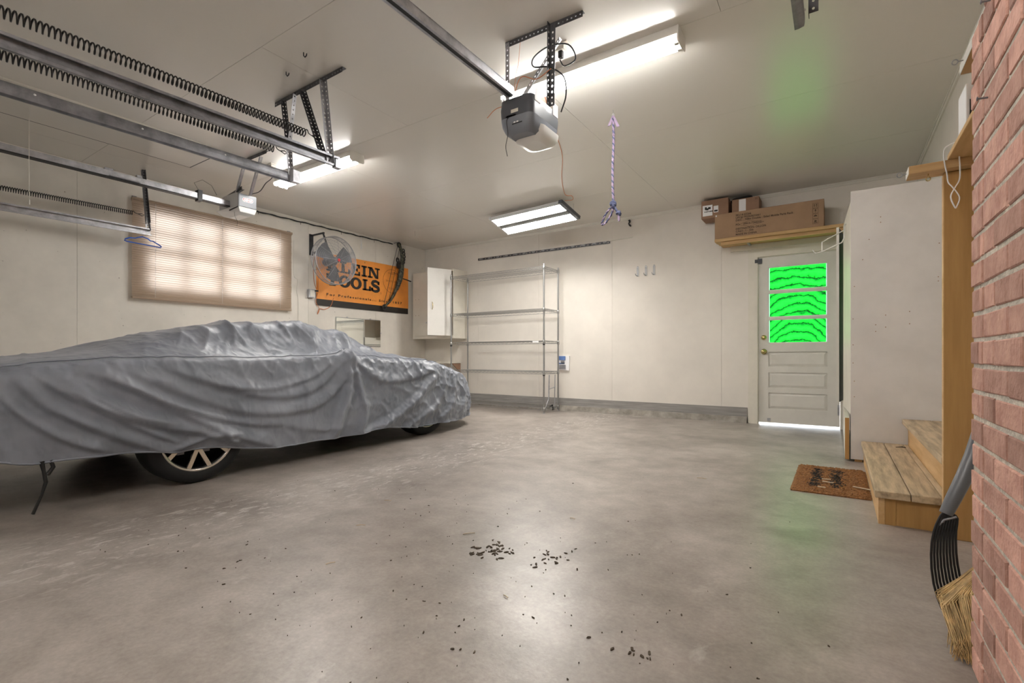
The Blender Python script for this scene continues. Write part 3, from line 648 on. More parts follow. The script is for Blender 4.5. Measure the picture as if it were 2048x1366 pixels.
for dx, dz, m_ in ((-.03, -.075, 'rope1'), (.045, -.10, 'rope1')):
    B().add([(rx-.008, ry-.004, 2.70), (rx+.008, ry-.004, 2.70), (rx+dx+.012, ry-.01, 2.70+dz), (rx+dx-.012, ry-.01, 2.70+dz), (rx-.008, ry+.004, 2.70), (rx+.008, ry+.004, 2.70), (rx+dx+.012, ry-.004, 2.70+dz), (rx+dx-.012, ry-.004, 2.70+dz)],
            [(0,1,2,3), (7,6,5,4), (0,4,5,1), (1,5,6,2), (2,6,7,3), (3,7,4,0)]).build('ribbon_end', m_, t)
b = B(); b.tube([(rx, ry, ZC), (rx, ry, 2.715)], .002, 5); torus(b, (rx, ry, 2.705), .010, .002, (0, 1, 0), 12, 5); b.build('ceiling_hook', 'galv', t)
def small_hook(x, y, label, m='black'):
    b = B(); b.tube([(x, y, ZC), (x, y, ZC-.02), (x+.015, y, ZC-.035), (x+.03, y, ZC-.03), (x+.033, y, ZC-.018)], .004, 6); b.build('ceiling_hook', m, label=label, cat='hook', group='small ceiling hooks')
small_hook(-3.12, 1.92, 'small black hook in the ceiling nearer the middle track'); small_hook(-2.83, 1.86, 'small black hook in the ceiling by the four strut hanger')
b = B(); b.tube([(-2.40, YB, 2.70), (-2.40, YB-.03, 2.69), (-2.385, YB-.04, 2.67), (-2.405, YB-.03, 2.645), (-2.385, YB-.035, 2.62), (-2.37, YB-.03, 2.605)], [.012, .012, .013, .010, .013, .009], 7)
b.build('wall_clip', 'black', label='black clip high on the back wall right of the rope', cat='hook')
for x, y, k in ((-5.45, 5.47, 'first'), ):
    B().tube([(-5.42, 5.45, ZC), (-5.42, 5.45, 2.72), (-5.41, 5.44, 2.69), (-5.41, 5.445, 2.665)], .0025, 5).build('ceiling_wire', 'trim', label='pale wire stub on the ceiling near the back left corner', cat='wire')

# ------------------------------------------------------------------ left wall items
t = thing('coat_hanger', 'blue plastic coat hanger hanging under the left track end', 'hanger', (-5.985, 2.1, 1.98))
hc = (-5.985, 2.10)
b = B(); b.tube([(hc[0], 2.115, 2.058), (hc[0], 2.13, 2.066), (hc[0], 2.125, 2.078), (hc[0], 2.105, 2.074), (hc[0], 2.10, 2.05)], .0025, 6); b.build('hook', 'galv', t)
b = B(); b.tube([(hc[0], 1.95, 1.995), (hc[0], 1.99, 2.018), (hc[0], 2.04, 2.022), (hc[0], 2.055, 2.032), (hc[0], 2.10, 2.048), (hc[0], 2.15, 2.036), (hc[0], 2.17, 2.018), (hc[0], 2.19, 2.020), (hc[0], 2.26, 1.985), (hc[0], 2.27, 1.972), (hc[0], 2.262, 1.965), (hc[0], 1.965, 1.975), (hc[0], 1.945, 1.982)], .006, 7, closed=True); b.build('shoulders', 'blue', t)
# fan
FC = Vector((-5.85, 4.356, 2.157)); FR_ = .333
fan = t = thing('wall_fan', 'grey caged industrial fan on a black wall bracket before the orange banner', 'fan', (-5.95, 4.356, 1.82))
g = B()
for R_, dx in ((FR_, 0), (FR_, -.10)): torus(g, FC+Vector((dx, 0, 0)), R_, .006, (1, 0, 0), 48, 6)
for k in range(2, 26): torus(g, FC+Vector((.055*(1-(k/26)**2), 0, 0)), FR_*k/26, .0019, (1, 0, 0), 44, 4)
for k in range(1, 9): torus(g, FC+Vector((-.10-.04*(1-(k/9)**2), 0, 0)), FR_*k/9, .0018, (1, 0, 0), 40, 4)
for k in range(8): torus(g, FC+Vector((-.012*k-.006, 0, 0)), FR_+.002, .0014, (1, 0, 0), 48, 4)
for k in range(12):
    a = 2*math.pi*k/12; d = Vector((0, math.cos(a), math.sin(a)))
    g.tube([FC+Vector((.055*(1-q*q), 0, 0))+d*FR_*q for q in np.linspace(.12, 1, 8)], .002, 4)
    g.tube([FC+d*FR_, FC+d*FR_+Vector((-.10, 0, 0))], .0025, 4)
g.build('cage', 'angle', t)
for k in range(3):
    a = 2*math.pi*k/3+.5; b = B(); rows = []
    for q in np.linspace(.10, .86, 6):
        row = []
        for s_ in np.linspace(-.55, .55, 7):
            aa = a+s_*(1-.25*q); row.append(FC+Vector((-.05-.04*s_, math.cos(aa)*FR_*q, math.sin(aa)*FR_*q)))
        rows.append(row)
    for off in (0, -.004):
        pass
    vs = [p for r in rows for p in r]; fs = [(i*7+j, i*7+j+1, (i+1)*7+j+1, (i+1)*7+j) for i in range(5) for j in range(6)]
    vs2 = [p+Vector((-.003, 0, 0)) for p in vs]; b.add(vs, fs, True); b.add(vs2, [f[::-1] for f in fs], True); b.build('blade', 'greyplastic', t)
B().lathe([(0, .062), (.018, .060), (.022, .055), (.022, .05)], FC, (1, 0, 0), 16).build('badge', 'redprint', t)
B().lathe([(0, -.03), (.05, -.035), (.06, -.06), (.06, -.24), (.045, -.26), (0, -.26)], FC, (1, 0, 0), 20).build('motor', 'greyplastic', t)
br = B().box(XL, XL+.012, 4.205, 4.265, 2.255, 2.555).box(XL+.012, XL+.30, 4.225, 4.245, 2.525, 2.545)
br.bar((XL+.28, 4.235, 2.53), (-5.98, 4.30, 2.36), (0, .012, 0), (0, 0, .012)); br.bar((XL+.02, 4.235, 2.27), (XL+.24, 4.28, 2.34), (0, .010, 0), (0, 0, .010)); br.bar((-6.03, 4.3, 2.36), (-5.98, 4.34, 2.17), (.01, 0, 0), (0, .012, 0)); br.build('bracket', 'blackmetal', t)
B().cord([(XL+.25, 4.25, 2.3), (XL+.02, 4.27, 2.20), (XL+.012, 4.275, 1.9), (XL+.03, 4.30, 1.78)], .0045, 6).build('power_cord', 'cordorange', t)
t = thing('outlet_box', 'grey surface outlet box on the left wall below the fan', 'outlet', (XL+.03, 4.22, 1.64))
bevel(box('box', XL, XL+.06, 4.165, 4.265, 1.645, 1.765, 'galv', t), .006); box('switch_cover', XL+.06, XL+.066, 4.18, 4.25, 1.66, 1.75, 'trim', t); box('plug', XL+.06, XL+.095, 4.25, 4.29, 1.735, 1.755, 'black', t)
B().cord([(XL+.03, 4.33, 1.95), (XL+.02, 4.335, 1.75), (XL+.02, 4.30, 1.60), (XL+.015, 4.36, 1.50), (XL+.012, 4.33, 1.42), (XL+.015, 4.36, 1.50), (XL+.012, 4.45, 1.50), (XL+.012, 4.55, 1.56), (XL+.015, 4.60, 1.68)], .0045, 6).build('extension_cord', 'cordorange', fan)
B().cord([(XL+.006, 3.965, 2.42), (XL+.006, 3.965, 1.95), (XL+.008, 4.02, 1.88), (XL+.006, 4.01, 1.72), (XL+.006, 4.03, 1.60), (XL+.006, 4.03, 1.26)], .0035, 5).box(XL, XL+.012, 4.018, 4.042, 1.22, 1.27).build('wall_cable', 'trim', label='thin painted cable running down the left wall beside the blind', cat='cable')
# banner
t = thing('banner', 'orange vinyl tool banner with black lettering and black bottom band', 'banner', (XL+.008, 5.21, 1.56))
bx = XL+.008; b = B(); nu, nv = 40, 14; vs = []
def bz(y, z): return bx+.004+.004*math.sin(y*7+z*3)*max(0, (z-1.6))
for off in (.0012, -.0008):
    for i in range(nu+1):
        for j in range(nv+1):
            y = 4.312+1.812*i/nu; z = 1.645+(2.325-1.645)*j/nv+.02*(i/nu)*j/nv; vs.append((bz(y, z)+off, y, z))
n1 = (nu+1)*(nv+1); fs = []
for i in range(nu):
    for j in range(nv):
        q = (i*(nv+1)+j, (i+1)*(nv+1)+j, (i+1)*(nv+1)+j+1, i*(nv+1)+j+1); fs += [q, tuple(k+n1 for k in q[::-1])]
b.add(vs, fs, True); b.build('sheet', 'orange', t)
B().box(bx+.0035, bx+.0055, 4.312, 6.118, 1.55, 1.6455).build('bottom_band', 'ink', t)
LT = {
 'K': ([(.02,0,.50,.15), (.02,.85,.50,1), (.13,0,.38,1), (.58,0,1.0,.15), (.55,.85,.95,1)], [[(.36,.42), (.62,.95), (.90,.95), (.58,.50)], [(.42,.62), (.62,.66), (.97,.10), (.66,.08)]]),
 'L': ([(.02,0,.9,.15), (.02,.85,.55,1), (.14,0,.42,1), (.72,0,.9,.42)], []),
 'E': ([(.02,0,.92,.15), (.02,.85,.90,1), (.14,0,.42,1), (.74,0,.92,.36), (.72,.66,.90,1), (.40,.42,.66,.57), (.56,.34,.68,.66)], []),
 'I': ([(.05,0,.62,.15), (.05,.85,.62,1), (.20,0,.47,1)], []),
 'N': ([(.0,0,.42,.15), (.0,.85,.36,1), (.12,0,.26,1), (.62,.85,1.05,1), (.78,0,.92,1)], [[(.08,1), (.38,1), (.92,0), (.66,0)]]),
 'T': ([(.22,0,.72,.15), (.33,0,.61,1), (.0,.85,.94,1), (.0,.60,.15,1), (.79,.60,.94,1)], []),
}
lb = B(); e0 = bx+.0095
def ring(b, cy, cz, ry_, rz_, ky, kz, n=28):
    o = [(e0, cy+ry_*math.cos(2*math.pi*k/n), cz+rz_*math.sin(2*math.pi*k/n)) for k in range(n)]; i_ = [(e0, cy+ky*math.cos(2*math.pi*k/n), cz+kz*math.sin(2*math.pi*k/n)) for k in range(n)]
    b.add(o+i_, [(k, (k+1) % n, n+(k+1) % n, n+k) for k in range(n)])
def letter(ch, y, z, wd, ht):
    if ch == 'O': ring(lb, y+wd*.48, z+ht*.5, wd*.5, ht*.53, wd*.22, ht*.33); return
    if ch == 'S':
        pts = [(.80,.72), (.76,.90), (.50,.97), (.22,.90), (.14,.72), (.28,.57), (.55,.49), (.80,.38), (.84,.20), (.70,.07), (.45,.02), (.20,.08), (.12,.26)]
        pp = []
        for i in range(len(pts)-1):
            for q in (0, .34, .67): pp.append((pts[i][0]*(1-q)+pts[i+1][0]*q, pts[i][1]*(1-q)+pts[i+1][1]*q))
        pp.append(pts[-1]); hw = [.085+.055*math.sin(math.pi*i/(len(pp)-1)) for i in range(len(pp))]; vs = []
        for i, p in enumerate(pp):
            a = pp[max(0, i-1)]; c = pp[min(len(pp)-1, i+1)]; tx, tz = (c[0]-a[0])*wd, (c[1]-a[1])*ht; l_ = math.hypot(tx, tz); nx, nz_ = -tz/l_, tx/l_
            for s_ in (-1, 1): vs.append((e0, y+p[0]*wd+s_*nx*hw[i]*wd, z+p[1]*ht+s_*nz_*hw[i]*wd))
        lb.add(vs, [(2*i, 2*i+1, 2*i+3, 2*i+2) for i in range(len(pp)-1)]); lb.add([(e0, y+wd*a, z+ht*c) for a, c in ((.70,.66), (.92,.66), (.92,1.0), (.80,.95), (0,0.02), (.2,.05), (.24,.34), (0,.34))], [(0,1,2,3), (4,5,6,7)]); return
    for a, c, d, e in LT[ch][0]: lb.add([(e0, y+a*wd, z+c*ht), (e0, y+d*wd, z+c*ht), (e0, y+d*wd, z+e*ht), (e0, y+a*wd, z+e*ht)], [(0,1,2,3)])
    for p in LT[ch][1]: lb.add([(e0, y+a*wd, z+c*ht) for a, c in p], [tuple(range(len(p)))])
for ch, y, wd in (('K', 4.47, .235), ('L', 4.71, .205), ('E', 4.91, .19), ('I', 5.105, .18), ('N', 5.235, .235)): letter(ch, y, 2.075, wd, .172)
for ch, y, wd in (('T', 4.475, .22), ('O', 4.69, .215), ('O', 4.905, .215), ('L', 5.13, .185), ('S', 5.30, .19)): letter(ch, y, 1.862, wd, .175)
text(lb, 'For Professionals... Since 1857', (e0, 4.475, 1.708), (0, 1, 0), (0, 0, 1), .05, .0012, 1.45, 1.49)
lb.build('lettering', 'ink', t, kind='stuff')
em = B(); ring(em, 5.745, 2.075, .195, .20, .188, .193, 40)
text(em, 'KLEIN', (e0, 5.665, 2.19), (0, 1, 0), (0, 0, 1), .05, 0, 1, .16); text(em, 'SINCE 1857', (e0, 5.61, 2.06), (0, 1, 0), (0, 0, 1), .04, 0, 1, .27); text(em, 'TOOLS', (e0, 5.665, 1.93), (0, 1, 0), (0, 0, 1), .05, 0, 1, .16)
ring(em, 5.505, 1.848, .016, .016, .012, .012, 16)
em.build('emblem', 'inkbrown', t, kind='stuff')
gm = B()
for y in (4.5, 5.18, 5.9): gm.lathe([(.004, .003), (.009, .002), (.010, 0)], (e0-.001, y, 2.30), (1, 0, 0), 10)
gm.build('grommet', 'brass', t)
# bow
t = thing('compound_bow', 'black camouflage compound bow hanging at the right end of the banner', 'bow', (-6.15, 5.8, 1.6))
bX = -6.19
def yz(l, x=bX): return [(x, a, c) for a, c in l]
B().tube(yz([(5.875, 2.66), (5.905, 2.60), (5.925, 2.50), (5.915, 2.38), (5.90, 2.28), (5.885, 2.19), (5.86, 2.10), (5.825, 2.02), (5.79, 1.94)]), [.020, .028, .030, .038, .046, .048, .044, .040, .030], 8).build('riser', 'camo', t)
B().tube(yz([(5.84, 2.715), (5.87, 2.68), (5.885, 2.64)]), [.022, .026, .024], 7).build('limb', 'camo', t); B().tube(yz([(5.79, 1.95), (5.73, 1.84), (5.64, 1.72), (5.53, 1.625)]), [.030, .028, .022, .016], 7).build('limb', 'camo', t)
for c in ((5.85, 2.70), (5.53, 1.62)):
    b = B(); torus(b, (bX, *c), .036, .012, (1, 0, 0)); b.box(bX-.004, bX+.004, c[0]-.03, c[0]+.03, c[1]-.006, c[1]+.006); b.build('cam_wheel', 'black', t)
B().tube(yz([(5.825, 2.70), (5.70, 2.30), (5.51, 1.63)]), .004, 5).tube(yz([(5.85, 2.67), (5.76, 2.30), (5.60, 1.72)], bX+.02), .0035, 5).build('bow_string', 'black', t)
b = B(); torus(b, (bX+.03, 5.79, 2.43), .036, .012, (1, .3, 0)); b.tube([(bX, 5.88, 2.40), (bX+.03, 5.825, 2.42)], .008, 6); b.box(bX-.005, bX+.03, 5.80, 5.86, 2.30, 2.40); b.build('sight', 'black', t)
b = B(); 
for k in range(5): torus(b, (bX+.01, 5.955-.008*abs(k-2), 2.62-.05*k), .026, .010, (1, 0, 0), 12, 5)
b.build('quiver', 'blackmetal', t)
B().tube([(bX, 5.90, 2.145), (bX+.03, 6.00, 2.125), (bX+.05, 6.08, 2.105)], [.007, .010, .012], 7).build('stabilizer', 'black', t)
B().tube([(bX, 5.88, 2.17), (bX+.02, 5.78, 2.20), (bX+.02, 5.71, 2.215)], .004, 5).build('cable_guard', 'black', t)
B().tube([(XL, 5.80, 2.73), (bX, 5.82, 2.735), (bX, 5.835, 2.715)], .004, 5).build('hook', 'black', t)
rod = B(); pts = [(XL+.03, 3.30+2.45*q, 2.682+.02*q+.004*math.sin(q*60)) for q in np.linspace(0, 1, 60)]
rod.tube(pts, [.007+.003*abs(math.sin(i*.9)) for i in range(60)], 6)
for y in (3.45, 4.05, 4.72, 5.35): rod.tube([(XL, y, 2.70), (XL+.035, y, 2.69), (XL+.035, y, 2.65)], .003, 5)
rod.build('fishing_rod', 'black', label='slim dark rod lying along the top of the left wall', cat='rod')
B().tube([(XL+.03, 5.10, 2.69), (XL+.03, 5.10, 2.60), (XL+.03, 5.085, 2.53), (XL+.03, 5.09, 2.49), (XL+.03, 5.105, 2.50), (XL+.03, 5.11, 2.57), (XL+.03, 5.10, 2.62)], .004, 6).build('zip_tie', 'paper', label='white looped tie hanging from the dark rod', cat='tie')
# mirror
t = thing('wall_mirror', 'small frameless mirror low on the left wall beside the covered car', 'mirror', (XL+.006, 5.07, .967))
box('glass', XL+.002, XL+.007, 4.64, 5.505, .967, 1.405, 'mirror', t)
b = B()
for y, z in ((4.85, .962), (5.30, .962), (4.85, 1.41), (5.30, 1.41), (4.636, 1.19), (5.509, 1.19)): b.box(XL, XL+.011, y-.012, y+.012, z-.008, z+.008)
b.build('clip', 'galv', t)
pe = B().box(XL+.0075, XL+.0085, 4.64, 4.652, .967, 1.405).box(XL+.0075, XL+.0085, 4.652, 5.505, 1.395, 1.405).box(XL+.0075, XL+.0085, 4.652, 5.505, .967, .977); pe.build('bevel_edge', 'chrome', t)

# ------------------------------------------------------------------ back wall: cabinet, rack, rail, hooks
t = thing('wall_cabinet', 'cream wall cabinet in the back left corner with one door ajar', 'cabinet', (-5.74, 6.4, 1.115))
x0, x1, y0, z0, z1 = -6.215, -5.285, 6.205, 1.115, 2.262
cbn = B().box(x0, x0+.018, y0, YB, z0, z1).box(x1-.018, x1, y0, YB, z0, z1).box(x0+.018, x1-.018, y0+.001, YB, z0+.001, z0+.04).box(x0+.018, x1-.018, y0+.001, YB, z1-.02, z1-.001).box(x0+.018, x1-.018, YB-.01, YB-.001, z0+.04, z1-.02).box(x0+.0005, x0+.03, y0-.006, y0-.0005, z0+.0005, z1-.0005).box(x0+.36, x0+.40, y0-.006, y0-.0005, z0+.05, z1-.035).box(x0+.03, x1-.0005, y0-.006, y0-.0005, z0+.0005, z0+.05).box(x0+.03, x1-.0005, y0-.006, y0-.0005, z1-.035, z1-.0005).box(x0+.02, x1-.02, y0+.03, YB-.01, 1.70, 1.718)
cbn.build('carcass', 'cream', t)
ld = box('door', x0+.03, x0+.365, y0-.022, y0-.0065, z0+.05, z1-.04, 'cream', t)
b = B()
for z in (1.52, 1.80):
    for x in (x0+.09, x0+.16): b.lathe([(0, .0015), (.006, .001), (.006, 0)], (x, y0-.022, z), (0, -1, 0), 8)
b.build('screw_hole', 'cartondark', ld)
b = B(); b.bar((-5.325, 6.19, 1.70), (-5.495, 5.805, 1.70), (.0085, -.0037, 0), (0, 0, .545)); rd = b.build('door', 'white', t)
b = B(); b.tube([(-5.445, 5.865, 1.57), (-5.425, 5.855, 1.60), (-5.425, 5.855, 1.66), (-5.445, 5.865, 1.69)], .006, 6); b.build('handle', 'brass', rd)
bevel(box('knob', x0+.33, x0+.35, y0-.045, y0-.022, 1.38, 1.40, 'paper', ld), .004)
t = thing('corner_shelf', 'small cream shelf in the corner behind the covered car nose', 'shelf', (-5.75, 6.4, .65))
b = B(); b.box(-6.25, -5.42, 6.25, YB, .695, .718); b.build('board', 'cream', t); B().prism([(0, 0), (-.22, 0), (0, -.16)], (-5.45, YB, .695), (0, 1, 0), (0, 0, 1), (.02, 0, 0)).build('bracket', 'cartondark', t)
# rack
RX0, RX1, RY0, RY1 = -5.20, -3.475, 6.045, 6.47
t = thing('wire_rack', 'empty five tier chrome wire shelving rack against the back wall', 'shelving rack', (-4.34, 6.26, 0))
for x in (RX0, RX1):
    for y in (RY0, RY1):
        o = B(); o.tube([(x, y, .02), (x, y, 2.125)], .0127, 10)
        for k in range(60): torus(o, (x, y, .10+k*.033), .0128, .0011, (0, 0, 1), 10, 3)
        p = o.build('post', 'chrome', t); B().lathe([(0, 2.135), (.010, 2.135), (.0135, 2.128), (.0135, 2.118)], (x, y, 0), (0, 0, 1), 10).build('cap', 'galv', p); B().lathe([(0, 0), (.016, 0), (.016, .008), (.007, .012), (.007, .025)], (x, y, 0), (0, 0, 1), 10).build('foot', 'galv', p)
def shelf_mesh(z):
    b = B()
    for dz in (0, -.032):
        b.tube([(RX0, RY0, z+dz), (RX1, RY0, z+dz)], .0032, 6); b.tube([(RX0, RY1, z+dz), (RX1, RY1, z+dz)], .0032, 6)
        b.tube([(RX0, RY0, z+dz), (RX0, RY1, z+dz)], .0032, 6); b.tube([(RX1, RY0, z+dz), (RX1, RY1, z+dz)], .0032, 6)
    n = 46
    for y in (RY0, RY1): b.tube([(RX0+.02+(RX1-RX0-.04)*i/n, y, z-.032*(i % 2)) for i in range(n+1)], .0022, 4)
    for x in (RX0, RX1): b.tube([(x, RY0+.02+(RY1-RY0-.04)*i/12, z-.032*(i % 2)) for i in range(13)], .0022, 4)
    for i in range(1, 66): xx = RX0+(RX1-RX0)*i/66; b.tube([(xx, RY0, z+.003), (xx, RY1, z+.003)], .0017, 4)
    for y in (RY0+.14, RY0+.28): b.tube([(RX0, y, z-.004), (RX1, y, z-.004)], .0028, 5)
    for x in (RX0, RX1):
        for y in (RY0, RY1): b.lathe([(.0135, -.045), (.0185, -.042), (.0175, .008), (.0135, .010)], (x, y, z), (0, 0, 1), 10)
    return b
s0 = shelf_mesh(2.095).build('wire_shelf', 'chrome', t)
for z in (1.495, 1.035, .590, .075): c = s0.copy(); COL.objects.link(c); c.location.z += z-2.095
for x, z in ((RX1, .985), (RX1, .545), (RX0, .985)): B().lathe([(.0135, -.012), (.017, -.010), (.017, .010), (.0135, .012)], (x, RY0, z), (0, 0, 1), 10).build('collar', 'black', t)
box('shelf_tag', -3.66, -3.56, RY0-.006, RY0-.004, 1.010, 1.034, 'paper', t)
t = thing('tube_frame', 'bent grey tube frame leaning inside the foot of the wire rack', 'frame', (-3.50, 6.25, 0))
B().tube([(-3.515, 6.27, .54), (-3.517, 6.26, .19), (-3.525, 6.14, .01)], .009, 7).tube([(-3.516, 6.265, .33), (-3.49, 6.40, .36)], .007, 6).tube([(-3.5, 6.42, .54), (-3.505, 6.41, .02)], .006, 6).build('tubes', 'galv', t)
B().tube([(-3.53, 6.30, .065), (-3.48, 6.30, .10), (-3.50, 6.36, .04), (-3.53, 6.40, .02)], .012, 6).build('black_grip', 'black', t)
t = thing('wall_rail', 'dark slotted rail screwed high on the back wall above the wire rack', 'rail', (-3.86, YB-.02, 2.43))
rb = B(); p, q = Vector((-5.04, YB-.008, 2.440)), Vector((-2.685, YB-.008, 2.432)); rb.flange(p-Vector((0, 0, .017)), q-Vector((0, 0, .017)), (0, 0, .036), hole=.009, pitch=.062, thick=.006); rb.build('strip', 'angledark', t)
for k in range(14):
    x = -5.0+k*.17; B().box(x, x+.055, YB-.0155, YB-.008, 2.434, 2.450).build('bolt', 'angle', t)
B().tube([(-2.70, YB-.012, 2.448), (-2.36, YB-.012, 2.458)], .006, 6).tube([(-2.36, YB, 2.475), (-2.36, YB-.012, 2.458)], .004, 5).build('rod', 'trim', t)
b = B()
for k, (x, lab) in enumerate(((-2.285, 'left of the three'), (-2.170, 'middle of the three'), (-2.060, 'right of the three'))):
    t = thing('utility_hook', 'steel utility hook on the back wall, '+lab, 'hook', (x, YB, 1.9), 'steel wall hooks')
    pb = B(); pb.prism([(-.016, 1.91), (.016, 1.91), (.016, 2.03), (.008, 2.05), (-.008, 2.05), (-.016, 2.03)], (x, YB, 0), (1, 0, 0), (0, 0, 1), (0, -.004, 0)); pb.build('plate', 'chrome', t)
    B().lathe([(.004, .006), (.011, .005), (.013, .004)], (x, YB, 2.025), (0, -1, 0), 12).box(x-.004, x+.004, YB-.0065, YB-.004, 1.93, 2.0).build('boss', 'galv', t)
    B().tube([(x, YB-.004, 1.915), (x, YB-.05, 1.912), (x, YB-.085, 1.915), (x, YB-.10, 1.935)], .0045, 6).build('prong', 'galvdark', t)
t = thing('hanging_packet', 'white printed packet hanging on the back wall beside the wire rack', 'packet', (-3.42, YB-.01, .60))
b = B(); b.add([(-3.505, YB-.028, .61), (-3.33, YB-.022, .60), (-3.325, YB-.022, .815), (-3.505, YB-.028, .825), (-3.505, YB, .61), (-3.33, YB, .60), (-3.325, YB, .815), (-3.505, YB, .825)], [(0,1,2,3), (7,6,5,4), (0,4,5,1), (1,5,6,2), (2,6,7,3), (3,7,4,0)]); b.build('packet', 'paper', t)
B().box(-3.50, -3.385, YB-.032, YB-.0295, .755, .815).box(-3.50, -3.40, YB-.032, YB-.0295, .70, .715).build('blue_panel', 'bluepaper', t); B().box(-3.46, -3.40, YB-.032, YB-.0295, .705, .75).box(-3.49, -3.38, YB-.032, YB-.0295, .62, .685).build('grey_panel', 'galv', t)

# ------------------------------------------------------------------ shelf over the door with cartons
t = thing('door_shelf', 'pine plank shelf above the green paned door', 'shelf', (-.58, 6.38, 2.15))
for k, (ya_, yb2, za_, zb_) in enumerate(((6.165, 6.30, 2.165, 2.20), (6.305, 6.425, 2.165, 2.20), (6.43, YB, 2.165, 2.20))):
    bevel(box('plank', -1.215+.01*k, .075, ya_, yb2, za_, zb_, 'pinex', t), .004)
bevel(box('front_rail', -1.15, .075, 6.20, 6.235, 2.125, 2.1645, 'pinex', t), .003); bevel(box('wall_cleat', -1.10, .075, YB-.038, YB, 2.10, 2.1645, 'cream', t), .003)
B().prism([(0, 0), (.0, -.345), (-.012, -.345), (-.012, -.02), (-.30, -.012), (-.30, 0)], (-.895, YB, 2.1645), (0, 1, 0), (0, 0, 1), (.028, 0, 0)).build('bracket', 'galv', t)
def carton(name, label, x0, x1, y0, y1, z0, z1, m):
    t = thing(name, label, 'cardboard box', ((x0+x1)/2, (y0+y1)/2, z0), 'cartons above the door'); bevel(box('carton', x0, x1, y0, y1, z0, z1, m, t), .006); return t
t = carton('cardboard_box', 'long brown printed cardboard box on the pine shelf above the door', -1.215, -.118, 6.175, 6.50, 2.2005, 2.492, 'carton')
u, v = (1, 0, 0), (0, 0, 1); yf = 6.1735; b = B()
for txt, x, z, s_ in (('SKU # 62266', -.985, 2.435, .026), ('UPC# 792363622661', -.985, 2.405, .026), ('DESC : 70Bin Double - Sided Mobile Parts Rack', -.985, 2.375, .026), ('PO:', -.985, 2.325, .026), ('39915-7266212', -.905, 2.325, .026), ('DESTINATION: DILLON', -.985, 2.275, .026), ('C/NO : 1 - 356', -.985, 2.245, .026), ('MADE IN CHINA', -.985, 2.212, .026)):
    text(b, txt, (x, yf, z+.004), u, v, s_*1.15, .0010)
dp = [(-.955, 2.335), (-.84, 2.368), (-.69, 2.335), (-.84, 2.302)]
for i in range(4): p, q = dp[i], dp[(i+1) % 4]; b.bar((p[0], yf+.0005, p[1]), (q[0], yf+.0005, q[1]), (0, .0005, 0), (0, 0, .0014))
b.build('lettering', 'boxink', t)
b = B(); x0 = -.222
for k in range(4):
    z0 = 2.235+k*.056; b.bar((x0, yf+.0005, z0), (x0+.05, yf+.0005, z0), (0, .0005, 0), (0, 0, .001))
    b.bar((x0, yf+.0005, z0), (x0, yf+.0005, z0+.05), (0, .0005, 0), (.001, 0, 0)); b.bar((x0+.05, yf+.0005, z0), (x0+.05, yf+.0005, z0+.05), (0, .0005, 0), (.001, 0, 0)); b.bar((x0, yf+.0005, z0+.05), (x0+.05, yf+.0005, z0+.05), (0, .0005, 0), (0, 0, .001))
    if k == 3:
        for dx in (.015, .035): b.prism([(dx-.002, .01), (dx+.002, .01), (dx+.002, .03), (dx+.007, .03), (dx, .043), (dx-.007, .03), (dx-.002, .03)], (x0, yf, z0), u, v, (0, .001, 0))
    elif k == 2: b.prism([(.018, .025), (.032, .025), (.029, .042), (.021, .042)], (x0, yf, z0), u, v, (0, .001, 0)); b.prism([(.0235, .006), (.0265, .006), (.0265, .026), (.0235, .026)], (x0, yf, z0), u, v, (0, .001, 0))
    elif k == 1: b.prism([(.008, .022), (.042, .022), (.037, .033), (.025, .040), (.013, .033)], (x0, yf, z0), u, v, (0, .001, 0))
    else: b.prism([(.008, .010), (.042, .010), (.042, .016), (.008, .016)], (x0, yf, z0), u, v, (0, .001, 0)); b.prism([(.015, .02), (.035, .02), (.035, .036), (.015, .036)], (x0, yf, z0), u, v, (0, .001, 0))
b.build('handling_marks', 'boxink', t)
B().box(-1.205, -1.19, yf-.0003, yf+.001, 2.465, 2.482).build('sticker', 'paper', t)
t = carton('cardboard_box', 'small brown cardboard box with white shipping label overhanging the long box', -1.395, -1.085, 6.30, 6.54, 2.4935, 2.715, 'cartondark')
B().box(-1.378, -1.265, 6.2985, 6.2995, 2.525, 2.655).build('shipping_label', 'paper', t); B().box(-1.252, -1.198, 6.2985, 6.2995, 2.555, 2.635).build('small_label', 'paper', t)
b = B(); text(b, 'CUSTOMER', (-1.36, 6.298, 2.57), u, v, .02, .001); b.box(-1.352, -1.33, 6.2978, 6.2984, 2.60, 2.635).box(-1.335, -1.31, 6.2978, 6.2984, 2.595, 2.62).box(-1.315, -1.285, 6.2978, 6.2984, 2.605, 2.63).box(-1.245, -1.205, 6.2978, 6.2984, 2.565, 2.585).build('label_print', 'ink', t)
t = carton('cardboard_box', 'short brown cardboard box with white paper strip behind the long box', -1.045, -.755, 6.30, 6.53, 2.4935, 2.672, 'cartondark')
B().box(-.97, -.895, 6.2985, 6.2995, 2.50, 2.662).build('paper_strip', 'paper', t)
b = B(); text(b, '11', (-.80, 6.298, 2.635), u, v, .03, .0008); b.build('arrow_marks', 'boxink', t)
b = B(); loft(b, [rrect(-1.00, 6.42, .07, .09, .03, 2.673), rrect(-.95, 6.42, .10, .085, .03, 2.695), rrect(-.90, 6.42, .06, .06, .03, 2.712)]); b.build('black_bag', 'black', label='crumpled black bag lying on the short cardboard box', cat='bag')

